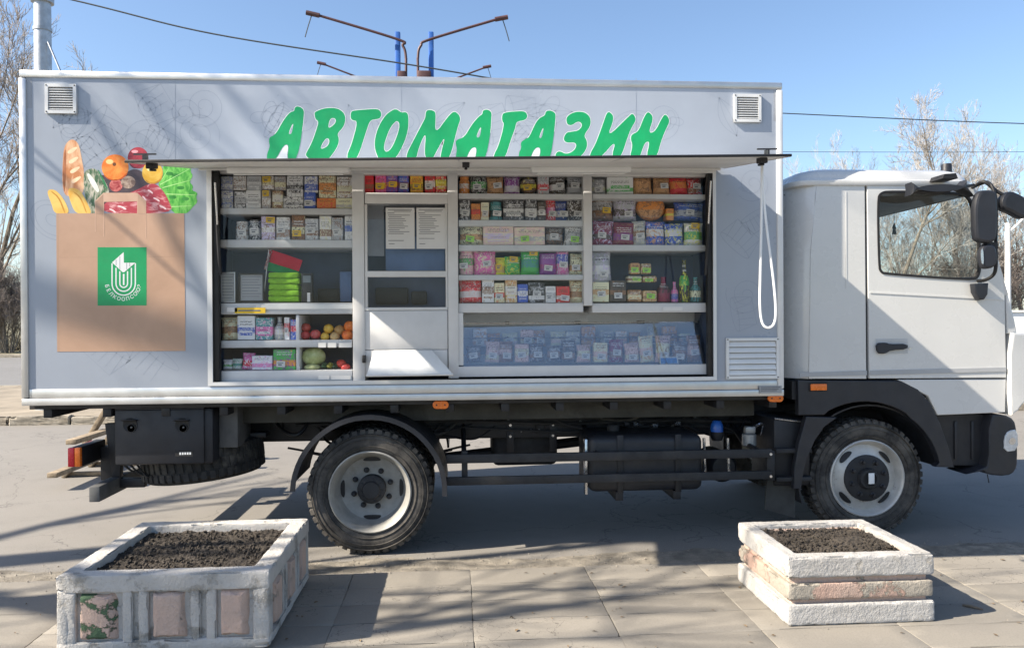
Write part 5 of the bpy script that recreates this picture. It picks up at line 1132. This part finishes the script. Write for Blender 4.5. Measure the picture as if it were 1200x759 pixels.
# ---- spare wheel lying flat under the tail
sxc = q(237, 550, .62)[0]; zlo = q(237, 582, .25)[1]; b = bmesh.new(); b.from_mesh(WM['rear'][0]); zc_ = .655
sp = lathe('spare_wheel', [(.298, -.01), (.27, .05), (.24, .12), (.12, .13), (0, .13)], 'Z', (sxc, .66, zc_), m_rimr, TR, 40)
RM = Matrix.Rotation(rad(90), 4, 'X') 
for v in b.verts: v.co = Matrix.Rotation(rad(-5), 3, 'Y') @ (RM.to_3x3() @ (v.co-Vector((0, .13, 0))))+Vector((sxc, .66, zc_))
finish('tyre', b, m_tread, sp, 35)
box('spare_carrier', sxc-.5, sxc+.5, .60, .70, .80, .84, m_dark, TR, .006); tube('carrier_bolt', [(sxc, .66, .5), (sxc, .66, .95)], .02, m_dark, TR)
# ---- tail: lamp clusters, underride bar
for Yt, f in ((.22, 1), (2.28, -1)):
    (a, d), (b_, c) = q(82, 524, .22), q(95, 547, .22)
    tl_ = box('tail_lamp', a+.004, b_+.002, Yt+.012*f if f > 0 else Yt-.40, Yt+.40 if f > 0 else Yt-.012, c, d, m_dark, TR, .008)
    for nm, xa2, xb2, mm in (('red_lens', a-.012, a+(b_-a)*.42, m_red), ('amber_lens', a+(b_-a)*.46, b_, m_amber)):
        yy = sorted((Yt, Yt+.05*f)); box(nm, xa2, xb2, yy[0]-.012, yy[1], c+.003, d-.003, mm, tl_, .006)
    yy = sorted((Yt+.052*f, Yt+.38*f)); box('red_lens', a-.016, a+.003, yy[0], yy[1], c+.006, d-.006, m_red, tl_, .004)
    box('lamp_bracket', b_+.003, b_+.13, Yt+.30 if f > 0 else Yt-.38, Yt+.38 if f > 0 else Yt-.30, c-.16, c+.10, m_dark, TR, .005)
(a, d), (b_, c) = q(104, 570, .12), q(114, 588, .12)
m_bar = mat('grey_bar', (.085, .088, .09), .7, var=.25, scale=6)
box('underride_bar', a, a+.075, .12, 2.38, c, d, m_bar, TR, .006)
for y_ in (.45, .95, 1.62, 2.05):
    hexa('underride_arm', [(x_, yy_, zz_) for yy_ in (y_, y_+.06) for x_, zz_ in ((a+.02, d), (a+.08, d), (-2.55, .95), (-2.68, .95))], m_dark, TR, .004)
    box('underride_foot', a+.076, a+.26, y_+.002, y_+.058, c+.03, d-.012, m_dark, TR, .004)
for k in range(3): tube('lamp_cable', bez([(a+.15+.03*k, .28+.04*k, d+.16), (a+.24+.05*k, .30, d+.07-.02*k), (a+.36, .36, d+.05+.02*k), (a+.52+.04*k, .42, d+.16)], 8), .008, m_black, TR, 6)
# ---- side guard
g = sb('side_guard', 523, 905, 529.5, 539.5, .11, .14, m_darkgrey); sb('guard_rail', 523, 905, 555.5, 565, .11, .14, m_darkgrey, g)
for u0, u1 in ((899, 908), (541, 548)): sb('guard_post', u0, u1, 528.5, 563, .1405, .17, m_darkgrey, g)
for u in (544, 700, 890): x_ = q(u, 540, .15)[0]; tube('guard_arm', [(x_, .15, .70), (x_, .5, .72), (x_, .79, .85)], .02, m_dark, TR)
for v in (532, 558): x_, z_ = q(903.5, v, .105); lathe('bolt', [(.011, .104), (.011, .111)], 'Y', (x_, 0, z_), m_chrome, g, 8)
# ---- fuel tank
(a, d), (b_, c) = q(690, 511, .2), q(825, 575, .2)
tk = box('fuel_tank', a, b_, .21, .74, c, d, m_plastic, TR, .06, 4)
for u in (727, 795):
    x_ = q(u, 540, .2)[0]; box('tank_strap', x_-.024, x_+.024, .198, .2095, c-.004, d+.004, m_dark, tk, .004); box('strap_foot', x_-.03, x_+.03, .24, .66, c-.07, c-.001, m_dark, tk, .004)
box('tank_end_strip', a-.022, a-.002, .25, .32, c-.02, d-.03, m_chrome, tk, .004)
lathe('filler_cap', [(.05, d-.002), (.05, d+.04), (.04, d+.05), (0, d+.05)], 'Z', (a+.25, .5, 0), m_darkgrey, tk, 20)
# ---- silencer, air cans, filters, battery box, mudflap
(a, d), (b_, c) = q(578, 519, .8), q(656, 548, .8); box('silencer', a, b_, .92, 1.45, c, d+.10, m_darkgrey, TR, .05, 3)
x_, z_ = q(840, 501, .45); lathe('air_dryer', [(0, z_+.065), (.03, z_+.058), (.046, z_+.03), (.05, z_), (.05, z_-.03), (.04, z_-.03)], 'Z', (x_, .45, 0), mat('blue_can', (.02, .11, .45), .3, var=.1), TR, 20)
lathe('dryer_base', [(.055, z_-.031), (.055, z_-.06), (.04, z_-.10), (0, z_-.10)], 'Z', (x_, .45, 0), m_dark, TR, 20)
x_, z_ = q(878, 513, .4); fb = lathe('fuel_filter', [(.045, z_-.06), (.056, z_-.055), (.056, z_+.03), (.05, z_+.035), (0, z_+.036)], 'Z', (x_, .4, 0), mat('filter_grey', (.34, .35, .35), .4, .3, var=.15, scale=20), TR, 20)
box('filter_head', x_-.04, x_+.045, .37, .43, z_+.038, z_+.095, MATS['filter_grey'], fb, .012); tube('filter_pipe', bez([(x_+.03, .4, z_+.08), (x_+.12, .42, z_+.11), (x_+.14, .5, z_-.02)], 5), .011, m_chrome, fb, 6)
(a, d), (b_, c) = q(826, 515, .35), q(856, 575, .35)
for u in (825, 853):
    x_ = q(u, 540, .3)[0]; tube('air_pipe', [(x_, .3, q(u, 513, .3)[1]), (x_+.008, .3, q(u, 556, .3)[1])], .012, m_chrome, TR)
lathe('air_tank', [(0, -.21), (.09, -.2), (.12, -.16), (.12, .16), (.09, .2), (0, .21)], 'Y', (q(840, 540, .55)[0], .58, q(840, 545, .5)[1]), m_dark, TR, 24)
(a, d), (b_, c) = q(905, 490, .25), q(948, 568, .25); bb = box('battery_box', a, b_, .22, .70, c, d, m_dark, TR, .02)
for k in range(2): box('step_tread', a-.01, b_-.02, .15, .215, c+.05+.22*k, c+.085+.22*k, m_darkgrey, bb, .006)
tube('box_rail', [(a, .205, d+.005), (b_-.03, .205, d-.03)], .007, m_chrome, bb, 6)
for u, v in ((746, 497), (768, 499), (735, 497), (795, 496)): x_, z_ = q(u, v, .6); lathe('pipe_clamp', [(0, -.02), (.018, -.02), (.018, .02), (0, .02)], 'X', (x_, .62, z_), m_chrome if u != 735 else m_darkgrey, TR, 8)
for k, (z_, y_) in enumerate(((.93, .74), (.88, .72), (.83, .75), (.96, .70))):
    tube('brake_pipe', bez([(-1.6+.3*k, y_, z_), (-.2, y_-.02, z_+.02), (.9, y_, z_-.02*k), (1.7, y_-.04, z_), (2.5, y_, z_-.03)], 6), .011+.003*(k % 2), m_darkgrey, TR, 6)
Rc = random.Random(77)
for k in range(16):
    x_ = Rc.uniform(-1.5, 2.3); z_ = Rc.uniform(.80, .98); L2 = Rc.uniform(.25, .8)
    tube('hose', bez([(x_, .76, z_), (x_+L2*.3, .70, z_-Rc.uniform(.02, .12)), (x_+L2*.7, .66, z_-Rc.uniform(.0, .14)), (x_+L2, .77, z_+.02)], 6), Rc.choice((.008, .011, .015)), Rc.choice((m_dark, m_darkgrey, m_rubber)), TR, 6)
for k in range(14):
    x_ = -1.45+k*.27+Rc.uniform(-.06, .06); z_ = Rc.uniform(.76, .9); box('chassis_bracket', x_-Rc.uniform(.02, .06), x_+Rc.uniform(.02, .05), .755, .7795, z_, z_+Rc.uniform(.06, .14), Rc.choice((m_darkgrey, m_dark)), TR, .004)
    lathe('bolt', [(.011, .746), (.011, .757)], 'Y', (x_, 0, z_+.03), m_bar0, TR, 6)
P_ = [q(899, 555, .25), q(931, 571, .25), q(931, 606, .25), q(896, 596, .25)]
poly('mudflap', P_, .24, .255, mat('mudflap_rubber', (.05, .05, .046), .85, var=.25, scale=6), TR)
(xa3, za3), (xb3, zb3) = q(900, 556, .23), q(931, 571, .23)
for k in range(4): f_ = .12+.25*k; box('flap_mark', xa3+(xb3-xa3)*f_, xa3+(xb3-xa3)*(f_+.14), .236, .239, za3+(zb3-za3)*(f_+.1)-.004, za3+(zb3-za3)*(f_+.1)+.014, m_pw, TR, 0)
box('engine_sump', 2.75, 3.7, .75, 1.7, .52, .95, m_dark, TR, .06)

# ================================================================== CAB
CY0, CY1 = .12, 2.38; CW = CY1-CY0
def c2(u, v): return q(u, v, CY0)
def mirror_y(o, nm=None):
    """the same panel on the far side"""
    me = o.data.copy()
    for v in me.vertices: v.co.y = 2*(CY0+CY1)/2-v.co.y
    me.flip_normals(); return mesh_ob(nm or o.name.split('.')[0], me, None, TR)
zbot = c2(1018, 443)[1]; ztop = c2(1018, 214.5)[1]
# rear corner + back wall, extruded plan outline
xr = c2(948, 330)[0]
plan = [(xr+.02, CY0), (xr-.065, CY0+.05), (xr-.13, CY0+.16), (xr-.145, CY0+.32), (xr-.145, CY1-.32), (xr-.13, CY1-.16), (xr-.065, CY1-.05), (xr+.02, CY1)]
bm = bmesh.new(); lv = []
for zz, sh in ((zbot, -.0), (zbot+.6, .0), (ztop-.1, .03), (ztop, .045)): lv.append([bm.verts.new((x_+sh, y_, zz)) for x_, y_ in plan])
for A_, B_ in zip(lv, lv[1:]):
    for k in range(len(plan)-1): bm.faces.new((A_[k], A_[k+1], B_[k+1], B_[k]))
bmesh.ops.recalc_face_normals(bm, faces=bm.faces[:]); bmesh.ops.solidify(bm, geom=bm.faces[:], thickness=.03)
finish('cab_back', bm, m_cab, TR, 50)
for k in range(7): box('back_rib', xr-.16, xr-.135, CY0+.34, CY1-.34, zbot+.12+.2*k, zbot+.15+.2*k, m_cab, TR, .008)
# quarter panel behind the door
qp = poly('quarter_panel', [c2(948, 443.2), c2(1015.4, 443.2), c2(1013.4, 215), c2(957, 215), c2(950, 297)], CY0, CY0+.03, m_cab, TR, (), 40, .004); mirror_y(qp)
ridge = poly('panel_crease', [c2(991, 225), c2(992.2, 225), c2(992.6, 335), c2(991, 338)], CY0-.002, CY0-.0004, m_cab, qp)
sw0 = poly('door_seam', [c2(1010, 443), c2(1024, 443), c2(1022, 215), c2(1008, 215)], CY0+.031, CY0+.04, m_black, TR)
poly('door_seam', [c2(1174, 443), c2(1184, 443), c2(1186, 345), c2(1174, 345)], CY0+.1, CY0+.11, m_black, TR)
# door with window opening
dout = [c2(1018.6, 443), c2(1178.5, 442.4), c2(1177, 345), c2(1172, 318), c2(1160, 285), c2(1146, 240), c2(1139, 215.5), c2(1016, 215)]
win = [c2(1029, 313), c2(1031.5, 319), c2(1036, 321.5), c2(1140, 329), c2(1147, 324), c2(1149, 310), c2(1148, 280), c2(1139, 236), c2(1132, 228), c2(1120, 225.5), c2(1040, 223.5), c2(1031, 226), c2(1027.5, 233)]
win = chaikin(win, 2)
door = poly('door', dout, CY0-.004, CY0+.03, m_cab, TR, [win], 40, .004)
far_door = poly('door', [(x_, z_) for x_, z_ in dout], CY1-.03, CY1+.004, m_cab, TR, [win])
poly('window_seal', grow(win, .004), CY0-.009, CY0+.012, m_black, door, [grow(win, -.014)])
poly('window_pane', grow(win, -.010), CY0+.014, CY0+.018, glass('cab_glass', (.92, .94, .94), 0, 1.33), door)
poly('window_pane', grow(win, -.002), CY1-.02, CY1-.016, MATS['cab_glass'], far_door)
(a, d), (b_, c) = c2(1026, 397), c2(1063, 414)
poly('handle_recess', rect(a, b_, c-.0, d), CY0-.0075, CY0-.0045, mat('handle_grey', (.46, .47, .47), .4, var=.05), door, (), None, .001)
P_ = [c2(1024.5, 402), c2(1036, 401), c2(1040, 403), c2(1061, 402.5), c2(1061, 409), c2(1042, 410), c2(1034, 414.5), c2(1026, 413.5)]
poly('door_handle', chaikin(P_, 1), CY0-.035, CY0-.0085, m_plastic, door, (), 40, .006)
sw = lambda nm, pts, y0, y1, m, p=TR, bev=.003: poly(nm, [c2(*t_) for t_ in pts], y0, y1, m, p, (), 40, bev)
sw('body_line', [(1019, 434), (1178, 430), (1178, 435), (1019, 439.5)], CY0-.0105, CY0-.0045, mat('strip_grey', (.36, .37, .38), .4, var=.05), door, .001)
sw('body_line', [(937, 436.5), (1015.5, 434), (1015.5, 439.5), (937, 441.5)], CY0-.0065, CY0-.0005, MATS['strip_grey'], qp, .001)
sw('door_crease', [(1019, 341.5), (1176, 350), (1176, 352), (1019, 343.5)], CY0-.0085, CY0-.0045, m_cab, door, .001)
# step panel below the door
sw('step_panel', [(1056, 444.6), (1178.5, 444), (1178, 483), (1110, 486), (1099, 486), (1088, 464)], CY0+.002, CY0+.06, m_cab, TR, .008)
# roof cap
def ring(x0, x1, y0, y1, z, r=.12, n=5):
    P = []
    for cx, cy, a0 in ((x1-r, y1-r, 0), (x0+r, y1-r, 90), (x0+r, y0+r, 180), (x1-r, y0+r, 270)):
        for k in range(n+1): a = rad(a0+90*k/n); P.append((cx+r*math.cos(a), cy+r*math.sin(a), z))
    return P
x0r, z0r = c2(935, 215); x1r = c2(1144, 213)[0]; ztp = q(1000, 197.5, CY0+.08)[1]
bm = bmesh.new(); lv = []
for ins, f, xs in ((.0, -.02, 0), (-.006, .0, 0), (-.012, .12, 0), (-.01, .25, 0), (.012, .34, .02), (.02, .5, .04), (.045, .78, .09), (.10, .95, .17), (.22, 1.04, .32), (.5, 1.09, .55)):
    z_ = z0r-.012+(ztp-z0r+.012)*f
    lv.append([bm.verts.new(p) for p in ring(x0r+max(ins, ins*.5)+xs*.35-.02, x1r-ins-xs*.06, CY0+ins-.006, CY1-ins+.006, z_, .14 if ins < .3 else .2)])
for A_, B_ in zip(lv, lv[1:]):
    for k in range(len(A_)): bm.faces.new((A_[k], A_[(k+1) % len(A_)], B_[(k+1) % len(A_)], B_[k]))
bm.faces.new(lv[-1]); bm.faces.new(lv[0][::-1]); bmesh.ops.recalc_face_normals(bm, faces=bm.faces[:])
roof = finish('cab_roof', bm, m_cab, TR, 40)
# front: pillars, windscreen, front panel
xf_t, zf_t = c2(1143, 217); xf_b, zf_b = c2(1181, 346)
def fpt(f, y, o=0): return (xf_t+(xf_b-xf_t)*f+o, y, zf_t+(zf_b-zf_t)*f)
for y0, y1 in ((CY0+.001, CY0+.09), (CY1-.09, CY1-.001)):
    hexa('windscreen_pillar', [fpt(0, y0, -.07), fpt(1, y0, -.05), fpt(1, y0, .012), fpt(0, y0, .012), fpt(0, y1, -.03), fpt(1, y1, -.02), fpt(1, y1, .03), fpt(0, y1, .03)], m_cab, TR, .01)
hexa('windscreen', [fpt(0.02, CY0+.09, .012), fpt(.98, CY0+.09, .012), fpt(.98, CY0+.09, .018), fpt(.02, CY0+.09, .018), fpt(.02, CY1-.09, .012), fpt(.98, CY1-.09, .012), fpt(.98, CY1-.09, .018), fpt(.02, CY1-.09, .018)], MATS['cab_glass'], TR)
hexa('windscreen_header', [fpt(-.02, CY0+.09, -.12), fpt(.07, CY0+.09, -.03), fpt(.07, CY0+.09, .02), fpt(-.02, CY0+.09, .02), fpt(-.02, CY1-.09, -.12), fpt(.07, CY1-.09, -.03), fpt(.07, CY1-.09, .02), fpt(-.02, CY1-.09, .02)], m_dark, TR)
xfr = c2(1206, 430)[0]
hexa('front_panel', [(xf_b+.01, y_, z_) for y_, z_ in ((CY0+.10, zf_b), (CY1-.10, zf_b), (CY1-.10, c2(1180, 483)[1]), (CY0+.10, c2(1180, 483)[1]))]+[(x_, y_, z_) for x_, y_, z_ in ((xf_b+.06, CY0+.14, zf_b), (xf_b+.06, CY1-.14, zf_b), (xfr+.03, CY1-.14, c2(1180, 483)[1]), (xfr+.03, CY0+.14, c2(1180, 483)[1]))], m_cab, TR, .02)
cp = poly('corner_panel', chaikin([c2(1180.5, 391), c2(1196, 390), c2(1204, 392), c2(1207, 410), c2(1207, 455), c2(1202, 468), c2(1193, 476), c2(1190, 482), c2(1180.5, 483)], 1), CY0-.03, CY0+.14, m_cab, TR, (), 40, .014); mirror_y(cp)
cp2 = poly('pillar_base', [c2(1178.8, 345), c2(1184, 352), c2(1190, 375), c2(1192, 389.5), c2(1180.5, 389.5)], CY0+.004, CY0+.10, m_cab, TR, (), 40, .012); mirror_y(cp2)
# interior
box('cab_headliner', x0r+.12, x1r-.10, CY0+.05, CY1-.05, z0r-.09, z0r-.03, mat('headliner', (.16, .155, .15), .8, var=.1), TR, .02)
box('cab_inner_back', xr-.10, xr-.06, CY0+.2, CY1-.2, zbot, z0r-.05, MATS['headliner'], TR, 0)
zd = c2(1090, 327)[1]
box('dashboard', xf_b-.42, xf_b-.02, CY0+.06, CY1-.06, zd-.45, zd+.02, m_plastic, TR, .05, 3)
box('seat', xr+.15, xr+.75, CY0+.25, CY0+.8, zd-.75, zd-.35, m_plastic, TR, .06); box('seat_back', xr+.05, xr+.2, CY0+.25, CY0+.8, zd-.36, zd+.06, m_plastic, TR, .05)
sc = Vector((xf_b-.50, CY1-.62, zd+.02)); tube('steering_wheel', [sc+Vector((.09*math.sin(t), .21*math.cos(t), .18*math.sin(t))) for t in [k*.3142 for k in range(21)]], .014, m_black, TR, 8)
box('cab_floor', xr-.12, xf_b-.02, CY0+.04, CY1-.04, zbot-.16, zbot-.02, m_dark, TR, 0)
x_, z_ = q(1048, 268, 1.0); fr_ = tag(poly('air_freshener', [(x_-.02, z_-.05), (x_+.022, z_-.05), (x_+.012, z_), (x_+.02, z_+.0), (x_, z_+.06), (x_-.02, z_), (x_-.01, z_)], 1.0, 1.005, m_black), 'dark air freshener hanging inside the cab window', 'air freshener')
tube('string', [(x_, 1.0025, z_+.058), (x_, 1.0025, z0r-.08)], .0025, m_black, fr_, 5)
# wheel arch, fender, bumper
wc = (1017, 560)
def ap(r, t): return (wc[0]+r*math.cos(rad(t)), wc[1]-r*math.sin(rad(t)))
P_ = [(936, 445.5), (1056, 446), (1076, 456), (1090, 472), (1102, 496), (1112, 524), (1118, 547), (1099, 547)]+[ap(86, t) for t in range(12, 60, 6)]+[ap(88+max(0, t-60)*.05, t) for t in range(60, 124, 6)]+[(966, 486), (936, 486)]
arch = poly('wheel_arch', [c2(*p) for p in P_], CY0+.0, CY0+.07, m_plastic, TR, (), 40, .008); mirror_y(arch)
P_ = [(945, 488), (979, 489), (966, 500), (955, 516), (946, 536), (940, 562), (939, 572), (930, 572), (931, 548), (936, 520)]
poly('fender_rear', [c2(*p) for p in P_], CY0-.002, CY0+.06, m_plastic, TR, (), 40, .006)
arc_band('arch_liner', FXw, WZ+.01, .56, 200, 8, CY0+.07, .62, .012, m_dark)
arc_band('arch_liner', FXw, WZ+.01, .56, 200, 8, CY1-.5, CY1-.07, .012, m_dark)
sk_ = poly('lower_skirt', [c2(1104, 487), c2(1170, 487), c2(1170, 548), c2(1119, 547.5), c2(1113, 520)], CY0+.09, CY0+.15, m_dark, TR, (), 40, .006)
for u in (1128, 1148): x_ = c2(u, 500)[0]; box('skirt_rib', x_-.012, x_+.012, CY0+.078, CY0+.0895, c2(u, 540)[1], c2(u, 495)[1], m_plastic, sk_, .003)
bp = poly('bumper', chaikin([c2(1158, 487), c2(1176, 485), c2(1188, 491), c2(1191, 505), c2(1192, 540), c2(1189, 552), c2(1180, 557.5), c2(1157, 556), c2(1148, 549), c2(1158, 546)], 1), CY0-.01, CY0+.26, m_plastic, TR, (), 40, .012); mirror_y(bp)
box('bumper_bar', c2(1172, 520)[0], c2(1192, 520)[0], CY0+.27, CY1-.27, c2(1180, 556)[1], c2(1180, 487)[1], m_plastic, TR, .03)
hl = poly('headlight', chaikin([c2(1175, 512), c2(1180, 504), c2(1190.5, 502.5), c2(1191.5, 527), c2(1175, 529)], 1), CY0-.02, CY0+.03, mat('headlight_lens', (.55, .58, .60), .12, .2, var=.15, scale=30), TR, (), 40, .006); 
(x_, z_) = c2(1184, 516); lathe('reflector', [(.028, CY0-.024), (.024, CY0-.0215), (0, CY0-.0205)], 'Y', (x_, 0, z_), m_chrome, hl, 16)
tube('tow_wire', [(c2(1159, 556)[0], CY0+.02, c2(1159, 556)[1]), (c2(1161, 566)[0], CY0+.02, c2(1161, 566)[1])], .004, m_black, TR, 5)
(a, d), (b_, c) = c2(949, 449.5), c2(968, 457); mk = box('side_marker', a, b_, CY0-.02, CY0-.001, c, d, m_amber, TR, .006); box('marker_base', a-.008, b_+.008, CY0-.0085, CY0-.0005, c-.008, d+.008, m_black, mk, .003)
# mirrors
mm_ = poly('wing_mirror', chaikin([q(1142, 224, -.16), q(1164, 222, -.16), q(1169, 228, -.16), q(1169, 276, -.16), q(1164, 285, -.16), q(1147, 284, -.16), q(1142, 276, -.16)], 2), -.17, -.10, m_plastic, TR, (), 40, .02)
poly('mirror_joint', chaikin([q(1153, 284, -.1), q(1166, 284, -.1), q(1167, 294, -.1), q(1153, 294, -.1)], 1), -.13, -.07, m_black, mm_)
m2 = poly('lower_mirror', chaikin([q(1148, 292, -.14), q(1154, 286, -.14), q(1165, 287, -.14), q(1168, 300, -.14), q(1166, 313, -.14), q(1152, 316, -.14), q(1148, 308, -.14)], 2), -.16, -.10, m_plastic, TR, (), 40, .018)
poly('mirror_glass', chaikin([q(1150, 294, -.172), q(1153, 290, -.172), q(1154, 310, -.172), q(1151, 308, -.172)], 1), -.164, -.1612, m_chrome, m2)
tube('mirror_arm', bez([q3 for q3 in (sq(1146, 329, .11), sq(1155, 328, .0), sq(1164, 322, -.06), sq(1167, 312, -.08), sq(1167, 290, -.08), sq(1167, 240, -.06), sq(1164, 222, -.04), sq(1158, 214, .0), sq(1150, 215, .04), sq(1139, 220, .11))], 8), .013, m_black, TR)
bs = poly('blind_spot_mirror', chaikin([q(1064, 221, -.1), q(1075, 216, -.1), q(1100, 213.5, -.1), q(1127, 216, -.1), q(1130, 222, -.1), q(1118, 227.5, -.1), q(1095, 229.5, -.1), q(1072, 227, -.1)], 2), -.15, -.03, m_plastic, TR, (), 40, .02)
sw('mirror_foot', [(1088, 214), (1090, 209), (1103, 208), (1105, 214)], -.06, CY0-.012, m_black, bs)
tube('mirror_stay', [sq(1128, 219, -.08), sq(1141, 217, .06)], .012, m_black, bs)
fm = poly('front_mirror', chaikin([q(1170, 233, -.05), q(1180, 223, -.05), q(1196, 230, -.05), q(1204, 238, -.05), q(1205, 252, -.05), q(1196, 258, -.05), q(1182, 250, -.05), q(1171, 246, -.05)], 2), -.09, .0, m_plastic, TR, (), 40, .025)
tube('mirror_stay', bez([sq(1143, 218, .08), sq(1153, 213, 0), sq(1168, 224, -.03), sq(1180, 230, -.05), sq(1202, 236, -.05)], 6), .013, m_black, fm)
x_, z_ = c2(1066, 408); lathe('door_lock', [(.011, CY0-.009), (.011, CY0-.005), (0, CY0-.0095)], 'Y', (x_, 0, z_), m_chrome, door, 14)
sw('turn_lamp_pod', [(1136, 333), (1151, 332.5), (1151, 345), (1147, 351), (1141, 351.5), (1136, 343)], CY0-.07, CY0-.006, m_plastic, door, .014)
x_, z_ = q(1109, 201, .5); lathe('roof_beacon', [(.042, z_-.12), (.042, z_+.045), (.036, z_+.062), (0, z_+.066)], 'Z', (x_, .5, 0), m_plastic, TR, 20)

# ================================================================== LOOSE THINGS
# wooden steps standing behind the tail
m_wood = mat('weathered_wood', (.25, .20, .14), .85, var=.3, scale=14, bmp=.4, bscale=60)
gx, gy = qg(76, 559)
st = thing('wooden_steps', 'rough wooden steps standing behind the tail lamps', 'steps', (gx, gy, 0))
def plank(name, p0, p1, w_, th, m, parent, up=(0, 0, 1)):
    p0, p1 = Vector(p0), Vector(p1); t = (p1-p0).normalized(); s = t.cross(Vector(up)).normalized()*w_/2; n = s.cross(t).normalized()*th/2
    return hexa(name, [p+a*s+b*n for p in (p0, p1) for a, b in ((-1, -1), (1, -1), (1, 1), (-1, 1))], m, parent, .004)
tx, tz = q(126, 478, gy); dx, dz = tx-gx, tz
for y_ in (0, .62):
    plank('stringer', (gx, gy+y_, 0.0), (gx+dx*1.5, gy+y_, dz*1.5), .045, .10, m_wood, st, (0, 1, 0))
    plank('ground_rail', (gx-.05, gy+y_+.055, .03), (gx+.75, gy+y_+.055, .03), .04, .06, m_wood, st, (0, 1, 0))
    plank('post', (gx+.72, gy+y_+.10, 0), (gx+.72, gy+y_+.10, 1.0), .05, .05, m_wood, st, (0, 1, 0))
for u, v in ((50, 556), (72, 517)):
    ny_ = gy-.75; x_, z_ = q(u, v, ny_); plank('tread', (x_+.09, ny_, z_-.01), (x_+.09, gy+.75, z_-.01), .10, .05, m_wood, st)
V, Fc = [], []; Rl = random.Random(9)
for k in range(130):
    x_ = Rl.uniform(-3.4, 4.6); y_ = Rl.uniform(-1.75, -.4); a = Rl.uniform(0, 6.28); L2 = Rl.uniform(.006, .02); W2 = L2*Rl.uniform(.25, .6); b = len(V); ca, sa = math.cos(a), math.sin(a)
    for p, r_, zz in ((-1, 0, .004), (0, 1, .009), (1, 0, .003), (0, -1, .006)): V.append((x_+ca*p*L2-sa*r_*W2, y_+sa*p*L2+ca*r_*W2, .019+zz*Rl.uniform(.5, 1)))
    Fc.append((b, b+3, b+2, b+1))
me = bpy.data.meshes.new('leaf_litter'); me.from_pydata(V, [], Fc); o = mesh_ob('leaf_litter', me, mat('dry_leaf', (.15, .105, .06), .9, var=.4, scale=20)); o['kind'] = 'stuff'; o['label'] = 'scraps of dry leaf scattered over the slabs'; o['category'] = 'leaf litter'
# a dropped twig by the right planter
P_ = [qg(1128, 709, .02), qg(1140, 712, .02), qg(1152, 714, .02)]
tag(tube('fallen_twig', [(P_[0][0], P_[0][1], .022), (P_[1][0], P_[1][1]+.01, .026), (P_[2][0], P_[2][1], .022)], [.007, .009, .005], m_bark, None, 6), 'short dark twig lying on the slabs beside the right planter', 'twig')
